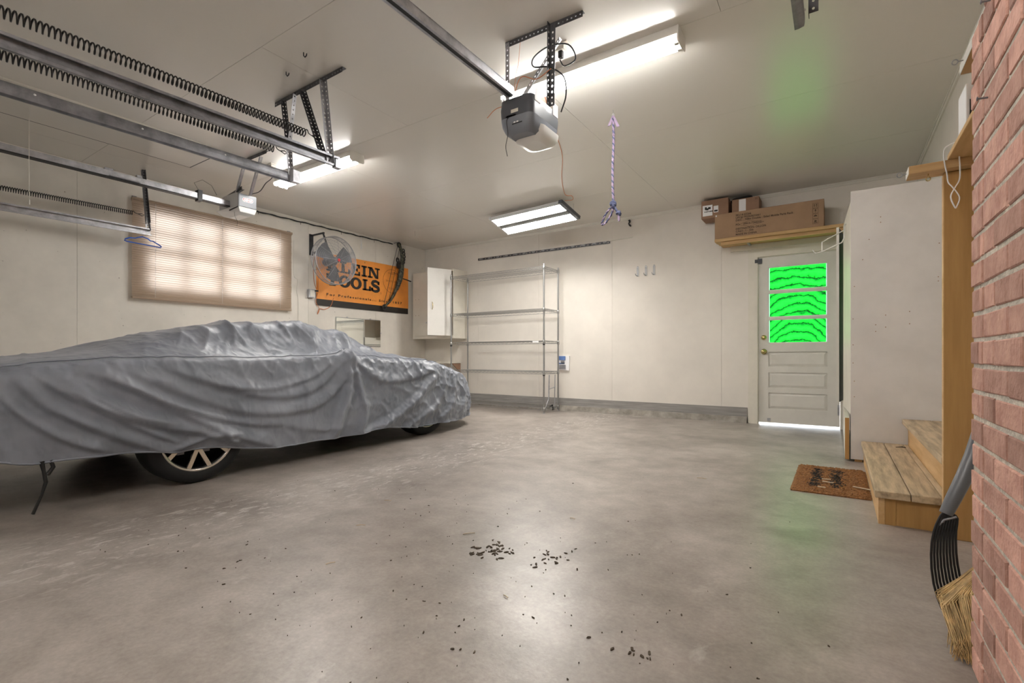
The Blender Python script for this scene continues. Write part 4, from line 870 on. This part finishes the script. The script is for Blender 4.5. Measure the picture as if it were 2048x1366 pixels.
# ------------------------------------------------------------------ tall cabinet on the right
t = thing('tall_cabinet', 'tall painted plywood cabinet right of the back door', 'cabinet', (.38, 5.0, 0))
bevel(box('side_panel', .085, .655, 4.60, 4.618, .018, 2.085, 'cabwhite', t), .002)
sc = B()
for x, z in ((.10, .76), (.10, 1.10), (.10, .90), (.108, .62), (.108, .50), (.108, 1.35), (.60, 1.35), (.60, 1.38), (.605, 1.62), (.24, 1.05), (.24, 1.0), (.30, 1.12), (.30, 1.03), (.44, 1.14), (.44, 1.05), (.27, 1.82), (.27, 1.86), (.16, 1.55), (.2, 1.7)): sc.lathe([(0, .0012), (.004, .001), (.004, 0)], (x, 4.60, z), (0, -1, 0), 6)
sc.build('screw', 'cartondark', t)
box('carcass', .11, .66, 4.619, 6.45, .05, 2.03, 'cabwhite', t)
b = B(); b.bar((.092, 4.622, 1.185), (.052, 5.42, 1.185), (.008, .0004, 0), (0, 0, .825)); d1 = b.build('door', 'cream', t)
d1['label'] = 'cream door edge along the cabinet side facing the back door'
b = B(); b.bar((.045, 5.88, 1.20), (.004, 5.53, 1.20), (.008, -.001, 0), (0, 0, .82)); d2 = b.build('door', 'black', t); d2['label'] = 'dark backed cabinet door standing slightly open'
b = B(); b.bar((.0025, 5.522, 1.20), (.0015, 5.512, 1.20), (.011, -.001, 0), (0, 0, .82)); b.build('edge_strip', 'trim', d2)
b = B(); b.box(.048, .075, 4.60, 6.3, .015, .335); b.build('toe_board', 'cream', t); B().box(.0485, .075, 4.594, 4.60, .015, .335).build('toe_end_grain', 'pinez', t)
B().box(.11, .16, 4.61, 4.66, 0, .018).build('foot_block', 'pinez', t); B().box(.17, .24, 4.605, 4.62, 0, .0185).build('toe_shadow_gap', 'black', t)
t = thing('wire_hook', 'white wire utensil hook on the top corner of the tall cabinet', 'hook', (.06, 5.2, 1.75))
b = B(); b.tube([(.075, 5.0, 1.93), (.06, 5.05, 1.945), (.05, 5.1, 1.93), (.045, 4.95, 1.80), (.03, 4.92, 1.76), (-.11, 4.95, 1.705), (-.16, 4.96, 1.70), (-.18, 4.96, 1.73)], .005, 6).tube([(.05, 5.1, 1.90), (-.07, 5.0, 1.82), (-.11, 4.95, 1.785), (-.11, 4.95, 1.705)], .005, 6); b.build('wire', 'white', t)

# ------------------------------------------------------------------ pine rack structure, steps, mat
t = thing('lumber_rack', 'pine storage rack with upright board, cross rails and shelf boards beside the brick', 'rack', (.55, 2.9, 0))
bevel(box('upright_board', .395, .66, 2.885, 2.925, 0, 1.63, 'pinez', t), .003)
B().box(.3935, .3948, 2.887, 2.923, .005, 1.62).build('board_edge', 'riser', t)
bevel(box('cross_rail', .268, .685, 2.83, 2.94, 1.632, 1.668, 'pinex', t), .003); B().box(.2668, .268, 2.833, 2.937, 1.634, 1.666).build('rail_end', 'white', t)
b = B().box(.40, .52, 1.80, 2.84, 1.669, 1.690); bevel(b.build('shelf_board', 'pine', t), .003); b = B().box(.525, .685, 1.80, 2.84, 1.669, 1.690); bevel(b.build('shelf_board', 'pine', t), .003)
bevel(box('upper_shelf_board', .405, .685, 1.80, 2.60, 1.925, 1.965, 'pine', t), .003); B().box(.4035, .405, 1.80, 2.60, 1.925, 1.965).box(.4035, .685, 2.60, 2.6012, 1.925, 1.965).build('upper_shelf_edge', 'white', t)
B().box(.62, .66, 1.85, 1.89, 0, 1.668).box(.62, .66, 1.85, 1.89, 1.690, 1.925).box(.62, .66, 2.54, 2.58, 1.690, 1.925).build('rear_post', 'pinez', t)
def eye(p, d, m, parent, r=.010):
    p, d = Vector(p), Vector(d); b = B(); b.tube([p, p+d*.016], .002, 5); torus(b, p+d*(.016+r), r, .0022, (0, 1, .3), 14, 5); b.build('screw_eye', m, parent)
eye((.266, 2.89, 1.652), (-1, 0, 0), 'galv', t); eye((.34, 2.87, 1.632), (0, 0, -1), 'brass', t, .008); eye((.404, 2.53, 1.95), (-1, 0, 0), 'galv', t, .009)
t = thing('white_carton', 'white carton with black print standing on the pine rack shelf', 'box', (.53, 2.69, 1.691))
bevel(box('carton', .425, .66, 2.62, 2.765, 1.691, 1.895, 'paper', t), .003); B().box(.436, .60, 2.6188, 2.6199, 1.735, 1.83).build('black_print', 'ink', t)
B().cord([(.424, 2.785, 1.725), (.432, 2.80, 1.70), (.436, 2.815, 1.66), (.438, 2.815, 1.62), (.436, 2.815, 1.57), (.420, 2.815, 1.535), (.408, 2.815, 1.50), (.421, 2.815, 1.455), (.427, 2.815, 1.455), (.436, 2.815, 1.495), (.415, 2.815, 1.54), (.400, 2.815, 1.565), (.396, 2.815, 1.60), (.388, 2.815, 1.65), (.384, 2.81, 1.69), (.39, 2.80, 1.715), (.42, 2.79, 1.725)], .0027, 6)\
   .build('bent_wire', 'paper', label='white bent wire twisted into a loop hanging over the pine rail', cat='wire')
t = thing('wooden_steps', 'weathered two tread pine steps against the right wall', 'steps', (.42, 3.75, 0))
for xa, xb in ((.150, .285), (.288, .398), (.400, .428)): bevel(box('tread', xa, xb, 2.935, 4.585, .130, .165, 'tread', t), .004)
for xa, xb in ((.395, .560), (.563, .686)): bevel(box('tread', xa, xb, 2.95, 4.59, .315, .350, 'tread', t), .004)
box('riser', .165, .190, 2.96, 4.58, 0, .129, 'riser', t); box('riser', .430, .452, 2.955, 4.585, .131, .314, 'riser', t)
box('end_post', .191, .232, 2.962, 3.0, 0, .129, 'pinez', t); box('side_board', .233, .62, 2.968, 2.99, 0, .129, 'pinez', t)
box('side_board', .455, .68, 2.968, 2.99, .131, .314, 'pinez', t); box('end_post', .64, .68, 2.97, 4.58, 0, .129, 'pinez', t)
B().tube([(.345, 4.40, .1655), (.375, 4.42, .168), (.40, 4.41, .168)], .004, 5).tube([(.375, 4.42, .168), (.385, 4.45, .168)], .003, 5).build('twig', 'debris', label='dark twig lying on the lower wooden step', cat='twig')
# doormat: rows of bristle tufts as real relief
t = thing('doormat', 'brown coir doormat with worn black lettering beside the wooden steps', 'doormat', (-.04, 3.8, 0))
b = B(); nx, ny = 60, 110; vs = []; mx0, mx1, my0, my1 = -.24, .162, 3.40, 4.205
for i in range(nx+1):
    for j in range(ny+1):
        ex = min(i, nx-i, 3)/3*min(j, ny-j, 3)/3; vs.append((mx0+(mx1-mx0)*i/nx+random.uniform(-.002, .002), my0+(my1-my0)*j/ny+random.uniform(-.003, .003)+.012*i/nx*0, .006+ex*(.010+random.uniform(-.004, .004))))
fs = [(i*(ny+1)+j, (i+1)*(ny+1)+j, (i+1)*(ny+1)+j+1, i*(ny+1)+j+1) for i in range(nx) for j in range(ny)]
b.add(vs, fs, False); b.box(mx0+.003, mx1-.003, my0+.003, my1-.003, 0, .0065); b.build('coir', 'mat', t)
b = B()
for cxm in (-.115, -.005):
    for j in range(170):
        y = my0+.12+random.random()*(my1-my0-.24); x = cxm+random.gauss(0, .014); a = random.uniform(-.5, .5); l_ = random.uniform(.004, .018); wd = .0035
        dx, dy = math.cos(a)*l_, math.sin(a)*l_; z = .0185
        b.add([(x-dx, y-dy-wd, z), (x+dx, y+dy-wd, z), (x+dx, y+dy+wd, z), (x-dx, y-dy+wd, z), (x-dx, y-dy-wd, z-.005), (x+dx, y+dy-wd, z-.005), (x+dx, y+dy+wd, z-.005), (x-dx, y-dy+wd, z-.005)], [(0,1,2,3), (0,4,5,1), (2,6,7,3), (1,5,6,2), (3,7,4,0)])
o = b.build('lettering', 'matdark', t); o['kind'] = 'stuff'
for x, y, a, l_, lab in ((-.06, 3.74, .2, .024, 'thin pale wood chip on the middle of the doormat, farther from the camera'), (-.05, 3.66, -.25, .03, 'pale wood chip just nearer than the one amid the doormat'), (.125, 3.60, -.35, .05, 'largest pale wood chip on the doormat, next to the steps'), (-.08, 3.5, .1, .02, 'small pale wood chip nearest the front edge of the doormat')):
    B().bar((x-l_*math.cos(a), y-l_*math.sin(a), .021), (x+l_*math.cos(a), y+l_*math.sin(a), .021), (-math.sin(a)*.007, math.cos(a)*.007, 0), (0, 0, .002)).build('wood_chip', 'paledebris', label=lab, cat='wood chip', group='wood chips on the doormat')

# ------------------------------------------------------------------ brick pier
BXF = .29; CO = .0655
core = B().box(BXF+.003, XR, .25, 1.594, 0, ZC).box(BXF+.003, XR, 1.594, 1.712, 0, 1.645)
pier = core.build('brick_pier', 'mortar', kind='structure', origin=(0, 0, 0)); ORG[pier.name] = Vector((0, 0, 0)); pier['label'] = 'red brick pier at the right edge'
def brick_mesh(L_, k):
    rr = random.Random(k); h = .0275; e = .0025; y = L_/2
    a = [(0, -y, -h), (0, y, -h), (0, y, h), (0, -y, h)]; j = lambda: rr.uniform(-.0016, .0016)
    fr_ = [(-.005, s*(y-e)+j(), t_*(h-e)+j()) for s, t_ in ((-1, -1), (1, -1), (1, 1), (-1, 1))]; bk = [(.03, p[1], p[2]) for p in a]; a = [(-.0025, p[1]+j(), p[2]+j()) for p in a]
    me = bpy.data.meshes.new('brick'); me.from_pydata(fr_+a+bk, [], [(3,2,1,0)]+[(i, (i+1) % 4, 4+(i+1) % 4, 4+i) for i in range(4)]+[(4+i, 4+(i+1) % 4, 8+(i+1) % 4, 8+i) for i in range(4)])
    me.materials.append(M['brick']); me.update(); return me
BM = {}
def brick(y0, y1, row):
    L_ = round(y1-y0, 3); kk = (L_, random.randrange(4))
    if kk not in BM: BM[kk] = brick_mesh(L_, hash(kk) % 999)
    o = _link('brick', BM[kk], pier); o.location = (BXF+.004+random.uniform(-.0015, .0015), (y0+y1)/2, CO*row+CO/2); o.rotation_euler = (0, 0, random.uniform(-.006, .006))
extra = B()
for r in range(42):
    z = CO*r
    if z+CO < 1.66:
        if r % 2: brick(1.602, 1.715, r)
        else: brick(1.642, 1.715, r); brick(1.602, 1.634, r)
    y = 1.592-(.0 if r % 2 else .092)
    if not r % 2: brick(1.502, 1.592, r); y = 1.492
    while y-.192 > .95: brick(y-.192, y, r); y -= .202
    while y > .30:
        ya2 = max(.26, y-.192); extra.box(BXF, BXF+.02, ya2, y, z+.005, z+CO-.005); y -= .202
o = extra.build('brick_rows', 'brick', pier); o['kind'] = 'stuff'
b = B()
for y, z in ((1.555, 1.41), (1.52, 1.615)): b.tube([(BXF+.002, y, z), (BXF-.018, y, z+.002)], .0022, 6); b.lathe([(0, -.020), (.005, -.019), (.005, -.017)], (BXF, y, z+.002), (1, 0, 0), 8)
b.build('nail', 'galvdark', pier)

# ------------------------------------------------------------------ fork and broom beside the pier
t = thing('garden_fork', 'long tined black fork with grey handle leaning behind the brick pier', 'fork', (.29, 1.95, 0))
B().tube([(.272, 1.955, .335), (.292, 1.965, .385), (.318, 1.985, .445), (.342, 2.01, .51), (.40, 2.06, .72), (.47, 2.12, 1.02), (.53, 2.18, 1.30)], [.0165, .019, .0205, .020, .018, .0165, .0165], 14).build('handle', 'greyhandle', t)
for k in range(9):
    q = k/8; a = Vector((.268, 1.952, .34)); e = Vector((.262+.058*q, 1.95+.02*q, .045+.06*q))
    top = Vector((.256+.045*q, 1.95+.005*q, .318+.012*q)); m1 = Vector((.234+.060*q, 1.935+.015*q, .215+.010*q)); m2 = Vector((.240+.062*q, 1.935+.018*q, .12+.035*q))
    c = [a, a*.4+top*.6+Vector((0, 0, .004)), top, top*.55+m1*.45+Vector((-.004, 0, .01)), m1, m2, e]; pts = []
    for i in range(len(c)-1):
        for s_ in (0, .5): pts.append(c[i].lerp(c[i+1], s_))
    pts.append(c[-1]); sm = [pts[0]]+[(pts[i-1]+pts[i]*2+pts[i+1])/4 for i in range(1, len(pts)-1)]+[pts[-1]]
    B().tube(sm, [.0034]*(len(sm)-1)+[.0016], 6).build('tine', 'blackmetal', t)
B().tube([(.249, 1.948, .290), (.268, 1.95, .318), (.296, 1.953, .331)], .0042, 6).build('cross_band', 'galvdark', t)
t = thing('straw_broom', 'straw broom head resting on the floor against the brick pier', 'broom', (.29, 1.84, 0))
b = B()
for k in range(700):
    q = random.random(); dy = random.uniform(-.06, .05)
    p0 = Vector((.335+.01*q, 1.90+dy*.4, .20+.015*random.random())); p1 = Vector((.246+.07*q+random.uniform(-.006, .004), 1.865+dy, .105+.065*q+random.uniform(-.006, .006))); p2 = Vector((.262+.05*q+random.uniform(-.006, .006), 1.80+dy*1.2, .05+.045*q+random.uniform(-.01, .01))); p3 = Vector((.270+.055*q+random.uniform(-.022, .016), 1.765+dy*.8, .004+.02*random.random()))
    if p3.y < 1.725: p3.y = 1.725+random.random()*.01
    b.tube([p0, p1, p2, p3], [.0016, .0016, .0013, .0007], 3, cap=False)
o = b.build('bristles', 'straw', t); o['kind'] = 'stuff'
B().tube([(.34, 1.90, .19), (.42, 1.98, .45), (.55, 2.08, 1.15)], .011, 10).build('handle', 'pinez', t)
B().bar((.315, 1.87, .175), (.36, 1.93, .205), (.01, -.006, .012), (0, .028, .004)).build('binding', 'redprint', t)

# ------------------------------------------------------------------ covered car
def interp(tab):
    a = np.array(tab, float); return lambda y: np.interp(y, a[:, 0], a[:, 1])
def smooth_interp(tab, k=9):
    f = interp(tab); h = .05
    return lambda y: sum(f(y+h*(i-k//2)*.6) for i in range(k))/k
fXr = smooth_interp([(.30, -3.62), (.50, -3.49), (.68, -3.42), (.9, -3.385), (1.5, -3.375), (2.6, -3.42), (3.5, -3.475), (4.0, -3.52), (4.35, -3.59), (4.6, -3.70), (4.78, -3.84), (4.9, -4.0), (4.97, -4.15), (5.0, -4.28)], 7)
fXc = interp([(.3, -4.22), (5.0, -4.37)])
fHem = smooth_interp([(.3, .28), (.6, .295), (.71, .262), (.9, .268), (1.1, .262), (1.28, .245), (1.34, .222), (1.5, .230), (1.6, .222), (1.75, .188), (2.0, .152), (2.4, .152), (2.75, .148), (3.05, .180), (3.2, .150), (3.5, .115), (3.9, .115), (4.2, .10), (4.6, .12), (5, .20)], 3)
fBelt = smooth_interp([(.3, .66), (.5, .72), (.66, .752), (1.0, .79), (1.34, .798), (1.8, .797), (2.5, .812), (2.7, .808), (3.3, .782), (3.6, .762), (3.9, .722), (4.2, .665), (4.5, .58), (4.75, .48), (4.9, .40), (5, .32)], 7)
fTop = smooth_interp([(.3, .74), (.5, .79), (.75, .808), (.95, .832), (1.1, .865), (1.26, .922), (1.56, .995), (1.83, 1.052), (2.18, 1.090), (2.4, 1.094), (2.62, 1.082), (2.9, 1.025), (3.2, .925), (3.45, .83), (3.6, .802), (4.0, .785), (4.3, .745), (4.6, .655), (4.8, .55), (4.92, .46), (5, .34)], 5)
fCab = smooth_interp([(.3, .05), (.8, .06), (1.0, .25), (1.35, .75), (1.7, 1), (2.75, 1), (3.1, .7), (3.45, .2), (3.6, .05), (5, .03)], 7)
def vnoise(x, y, seed):
    r = np.random.default_rng(seed).random((64, 64)); xi = np.floor(x).astype(int); yi = np.floor(y).astype(int); fx = x-xi; fy = y-yi; fx = fx*fx*(3-2*fx); fy = fy*fy*(3-2*fy)
    g = lambda i, j: r[(xi+i) % 64, (yi+j) % 64]
    return (g(0,0)*(1-fx)+g(1,0)*fx)*(1-fy)+(g(0,1)*(1-fx)+g(1,1)*fx)*fy
def pdist(Y, Z, poly):
    best = np.full(Y.shape, 9.); side = np.zeros(Y.shape); par = np.zeros(Y.shape); n = len(poly)-1
    for i in range(n):
        (a, b_), (c, d) = poly[i], poly[i+1]; dx, dz = c-a, d-b_; l2 = dx*dx+dz*dz; t_ = np.clip(((Y-a)*dx+(Z-b_)*dz)/l2, 0, 1)
        ex, ez = Y-(a+t_*dx), Z-(b_+t_*dz); dd = np.hypot(ex, ez); s_ = np.sign(dx*ez-dz*ex); m_ = dd < best
        best = np.where(m_, dd, best); side = np.where(m_, s_, side); par = np.where(m_, (i+t_)/n, par)
    return best, side, par
FOLDS = [  # (path in car-side Y,Z), amplitude, width: soft ridge with a sharp lower lip
 ([(.66, .71), (.765, .556), (.98, .405), (1.266, .254)], .030, .042), ([(.72, .73), (.879, .585), (1.112, .458), (1.329, .376), (1.505, .325), (1.729, .214)], .032, .040),
 ([(.80, .722), (1.034, .533), (1.181, .451), (1.35, .40)], .020, .030), ([(.92, .738), (1.158, .607), (1.408, .442), (1.698, .284), (2.019, .154)], .026, .045),
 ([(1.07, .748), (1.329, .611), (1.606, .485), (1.895, .41), (2.311, .426), (2.576, .602), (2.63, .76)], .024, .055), ([(1.5, .66), (1.929, .525), (2.311, .557), (2.599, .779)], .020, .050),
 ([(2.635, .80), (2.623, .54), (2.53, .31), (2.484, .16)], .042, .050), ([(2.671, .80), (2.75, .532), (2.80, .337), (2.77, .15)], .030, .045),
 ([(2.69, .79), (2.90, .64), (3.092, .579), (3.49, .609), (3.803, .672)], .026, .050), ([(3.84, .66), (3.66, .54), (3.45, .40), (3.149, .25), (2.80, .15)], .040, .060),
 ([(3.95, .62), (3.90, .45), (3.75, .30), (3.40, .155)], .024, .050), ([(4.12, .58), (4.12, .42), (4.0, .25), (3.85, .16)], .020, .040), ([(4.3, .50), (4.34, .36), (4.26, .2)], .018, .035), ([(4.5, .42), (4.55, .3), (4.48, .17)], .014, .03),
 ([(.62, .60), (.72, .47), (.86, .36), (1.0, .29)], .022, .030), ([(.84, .66), (1.0, .50), (1.2, .37), (1.36, .29)], .020, .026), ([(1.0, .70), (1.25, .55), (1.5, .44), (1.75, .36), (2.0, .31)], .018, .030), ([(1.3, .74), (1.6, .62), (1.95, .58), (2.3, .65), (2.5, .77)], .014, .035),
 ([(1.33, .235), (1.45, .27), (1.58, .30), (1.70, .285)], .022, .022), ([(1.62, .30), (1.66, .26), (1.72, .235)], .026, .015), ([(2.2, .70), (2.25, .5), (2.2, .3), (2.25, .16)], .010, .05), ([(1.9, .36), (2.2, .27), (2.5, .22)], .012, .05)]
def cover_surface(NU, NVs, folds=True, inset=0, y0=.33, y1=4.985, zmin=None):
    q = np.linspace(0, 1, NU); Yv = y0+(y1-y0)*q
    prof_n = NVs; rows = []
    for Y in Yv:
        xr, xc, hem, belt, top, cab = fXr(Y), fXc(Y), float(fHem(Y)), float(fBelt(Y)), float(fTop(Y)), float(fCab(Y)); hw = xr-xc
        if zmin is not None: hem = max(hem, zmin)
        mid = (hem+belt)/2; re = belt+.012+(top-belt-.05)*cab
        if top < belt+.02: top = belt+.02
        P = [(xr+.010, hem), (xr+.022, hem+(belt-hem)*.28), (xr+.012, hem+(belt-hem)*.62), (xr-.006, belt-.055), (xr-.045, belt-.006), (xr-.12, belt+.016),
             (xc+hw*(.78-.07*cab), belt+.02+(re-belt)*.45), (xc+hw*(.70-.10*cab), belt+.022+(re-belt)*.92), (xc+hw*.42, top-.016), (xc, top)]
        rows.append(P)
    A = np.array(rows)                                            # NU, 10, 2
    # resample across with Catmull-Rom
    K = A.shape[1]; tt = np.linspace(0, K-1, NVs); out = np.zeros((NU, NVs, 2))
    for j, t_ in enumerate(tt):
        i = min(int(t_), K-2); f = t_-i; g = lambda k: A[:, min(max(k, 0), K-1)]
        a, b_, c, d = g(i-1), g(i), g(i+1), g(i+2); out[:, j] = .5*((2*b_)+(-a+c)*f+(2*a-5*b_+4*c-d)*f*f+(-a+3*b_-3*c+d)*f**3)
    X = out[:, :, 0]; Z = out[:, :, 1]; Y = np.repeat(Yv[:, None], NVs, 1); xc = fXc(Yv)[:, None]
    sidew = np.clip((tt[None, :]-5.2)/-1.2, 0, 1)*np.ones_like(X)  # 1 on the flank, 0 on top
    if folds:
        D = np.zeros_like(X); dz = np.zeros_like(X)
        for path, amp, wd in FOLDS:
            d, s_, par = pdist(Y, Z, cr(path)); w_ = np.where(s_ > 0, wd*1.25, wd*.42); env = np.clip(par*5+.25, 0, 1)*np.clip((1-par)*4+.35, 0, 1)
            D += amp*1.35*env*np.exp(-(d/w_)**2)
        D *= sidew
        # the tucked hem gathers into small pleats towards the nose
        hz = np.clip(1-(Z-fHem(Y))/.12, 0, 1)*sidew
        D += hz*(.012*np.sin(Y*46+3*np.sin(Y*7))*np.clip((Y-2.6)*1.2, 0, 1)+.007*np.sin(Y*21))
        n1 = np.abs(vnoise(Y*7+Z*3, Z*7-X*2, 3)-.5)*2; n2 = np.abs(vnoise(Y*15-Z*9, Z*13+Y*4, 5)-.5)*2; n3 = np.abs(vnoise(Y*31+Z*11, Z*27-Y*9, 9)-.5)*2
        wr = (1-n1)**3*.017+(1-n2)**3*.010+(1-n3)**3*.0045
        cabw = (1-sidew)*np.clip((Z-.84)*9, 0, 1)
        diag = np.abs(vnoise((Y-.55*Z)*6+X*1.5, (Z*1.2+Y*.5)*2.2, 11)-.5)*2; diag2 = np.abs(vnoise((Y+.7*Z)*9+X*2, Z*3-Y, 13)-.5)*2
        wr = wr*(.45+.65*np.clip((Y-2.2)/1.2, 0, 1))+cabw*((1-diag)**3*.030+(1-diag2)**3*.018)*np.clip((X-xc)/.35, 0, 1)*np.clip((3.5-Y)*3, 0, 1)*np.clip((Y-1.25)*2, .1, 1)
        D += wr
        # cloth sags between the roof edge and the belt, and stands over the mirror
        gx = np.exp(-((Y-2.66)/.07)**2-((Z-.785)/.05)**2); D += .055*gx
        T = np.gradient(np.stack([X, Y, Z], -1), axis=0), np.gradient(np.stack([X, Y, Z], -1), axis=1)
        Nn = np.cross(T[0], T[1]); Nn /= np.linalg.norm(Nn, axis=-1, keepdims=True)+1e-9
        Nn *= np.sign(Nn[:, :, :1]+.35*Nn[:, :, 2:]+1e-6)
        Pn = np.stack([X, Y, Z], -1)+Nn*D[..., None]
    else:
        Pn = np.stack([X-inset*sidew-inset*.3*(X-xc > .2), Y, Z-inset*(1-sidew)], -1)
    mir = np.stack([X, Y, Z], -1) if folds else Pn
    mir = mir[:, ::-1][:, 1:].copy(); mir[:, :, 0] = 2*xc-mir[:, :, 0]
    if folds: mir[:, :, 2] += .004*np.sin(mir[:, :, 1]*17)
    return np.concatenate([Pn, mir], 1)
def grid_mesh(G):
    nu, nv = G.shape[:2]; vs = G.reshape(-1, 3).tolist(); fs = [(i*nv+j, (i+1)*nv+j, (i+1)*nv+j+1, i*nv+j+1) for i in range(nu-1) for j in range(nv-1)]; return vs, fs
G = cover_surface(430, 150)
vs, fs = grid_mesh(G); nv = G.shape[1]
t = thing('car_cover', 'wrinkled grey fabric cover draped over the whole parked car', 'car cover', (-4.3, 2.6, .12))
b = B(); b.add(vs, fs, True)
for i in (0, G.shape[0]-1):
    ring_ = list(range(i*nv, (i+1)*nv)); c = G[i].mean(0)+np.array([0, -.02 if i == 0 else .012, -.05]); k = len(b.v); b.v.append(tuple(c))
    for j in range(nv-1): b.f.append((ring_[j], ring_[j+1], k) if i else (ring_[j+1], ring_[j], k)); b.sm.append(True)
b.build('fabric', 'cloth', t)
hemp = [tuple(p) for p in G[::4, 0]]; B().tube(hemp, .006, 5, cap=False).build('hem', 'cloth', t)
k = [int(np.argmin(abs(G[:, 60, 1]-y))) for y in np.linspace(.5, 4.6, 90)]
B().tube([tuple(G[i, int(149*4.35/9)]+np.array([.004, 0, .004])) for i in k], .003, 4).build('seam', 'cloth', t)
B().tube([(-3.40, .755, .272), (-3.395, .762, .22), (-3.385, .768, .165), (-3.38, .75, .10), (-3.39, .72, .012)], [.012, .008, .009, .006, .008], 5).tube([(-3.40, .79, .272), (-3.40, .80, .235), (-3.39, .775, .20)], .010, 5).build('tie_strap', 'black', t)
car = thing('car', 'low car hidden under the grey cover with alloy wheels showing', 'car', (-4.3, 2.6, 0))
Gb = cover_surface(60, 40, False, .05, .42, 4.90, .24); vs, fs = grid_mesh(Gb); b = B(); b.add(vs, fs, True)
nb = Gb.shape[1]; b.add([tuple(Gb[i, j]) for i in range(60) for j in (0, nb-1)], [(2*i, 2*i+1, 2*i+3, 2*i+2) for i in range(59)]); b.build('body', 'bodydark', car)
def wheel(xf, y, R_, rim, side, name):
    c = Vector((xf, y, R_)); ax = Vector((side, 0, 0)); wd = .215
    tr = B().lathe([(rim*.98, -.004), (rim+.012, .006), (R_-.03, .004), (R_-.008, -.012), (R_, -.035), (R_, -wd+.035), (R_-.008, -wd+.012), (R_-.03, -wd), (rim, -wd+.01)], c, ax, 48).build('wheel', 'tyre', car)
    B().lathe([(rim, -.012), (rim+.004, -.002), (rim-.006, .001), (rim-.016, -.004), (rim-.020, -.02)], c, ax, 48).build('rim_lip', 'rim', tr)
    B().lathe([(rim-.019, -.02), (rim-.03, -.10), (rim-.035, -.15), (0, -.15)], c, ax, 40).build('rim_barrel', 'rimdark', tr)
    for s_ in range(5):
        o = B()
        for e in (-1, 1):
            a0 = math.radians(72*s_-90+36*0); a1 = a0+e*.30; d0 = Vector((0, math.cos(a0), math.sin(a0))); d1 = Vector((0, math.cos(a1), math.sin(a1)))
            p0 = c+d0*.070-ax*.028; p1 = c+d1*(rim-.012)-ax*.012; tg = (p1-p0).normalized(); wv = tg.cross(ax).normalized()*.0125
            o.bar(p0, p1, wv, ax*.009)
        o.build('spoke', 'rim', tr)
    B().lathe([(0, -.012), (.03, -.014), (.055, -.020), (.075, -.03), (.075, -.05)], c, ax, 24).build('hub', 'rim', tr)
    b = B()
    for s_ in range(5): a = math.radians(72*s_-54); b.box(c.x-side*.09-.01, c.x-side*.09+.01, c.y+.13*math.cos(a)-.02, c.y+.13*math.cos(a)+.02, c.z+.13*math.sin(a)-.012, c.z+.13*math.sin(a)+.012)
    b.build('brake_part', 'galvdark', tr)
wheel(-3.405, 1.505, .30, .224, 1, 'rear'); wheel(-3.545, 3.75, .30, .224, 1, 'front'); wheel(-5.07, 1.505, .30, .224, -1, 'rear'); wheel(-5.14, 3.75, .30, .224, -1, 'front')

# ------------------------------------------------------------------ floor litter
def flake(b, x, y, s_, a, z=.0012):
    n = 6; pts = [(x+math.cos(a)*s_*math.cos(2*math.pi*k/n)*random.uniform(.7, 1.1)-math.sin(a)*s_*.4*math.sin(2*math.pi*k/n), y+math.sin(a)*s_*math.cos(2*math.pi*k/n)+math.cos(a)*s_*.4*math.sin(2*math.pi*k/n)*random.uniform(.6, 1.2), z+random.random()*.003) for k in range(n)]
    b.add(pts+[(p[0], p[1], 0) for p in pts], [tuple(range(n))]+[((k+1) % n, k, k+n, (k+1) % n+n) for k in range(n)])
b = B()
for k in range(230):
    x = random.gauss(-1.2, .75); y = abs(random.gauss(0, 1))*.8+.75
    if x > .1 or x < -3.0 or y > 3.5: continue
    flake(b, x, y, random.choice((.0015, .002, .0025, .003, .004, .006)), random.random()*3.1)
for k in range(46): flake(b, random.gauss(-1.2, .035), random.gauss(1.66, .045), random.uniform(.005, .014), random.random()*3.1)
for k in range(22): flake(b, random.gauss(-.97, .06), random.gauss(1.72, .05), random.uniform(.004, .012), random.random()*3.1)
for k in range(9): flake(b, random.gauss(-.50, .05), random.gauss(1.30, .03), random.uniform(.005, .011), random.random()*3.1)
for k in range(8): pass
b.build('leaf_litter', 'debris', kind='stuff', label='scattered dry leaf bits and grit on the concrete floor', cat='litter', origin=(0, 0, 0))
b = B()
for x, y, a, l_ in ((-1.40, 1.75, .9, .028), (-1.9, 1.55, .7, .022), (-1.65, 1.2, 1.2, .018), (-.93, 1.36, -.3, .012), (-1.1, 2.2, .1, .014), (-.75, 3.4, .2, .03), (-2.1, 1.9, .4, .02)):
    b.tube([(x-l_*math.cos(a), y-l_*math.sin(a), .003), (x, y, .005), (x+l_*math.cos(a), y+l_*math.sin(a), .003)], .0018, 5)
b.build('straw_bits', 'paledebris', kind='stuff', label='a few pale straw bits on the concrete floor', cat='litter', origin=(0, 0, 0))
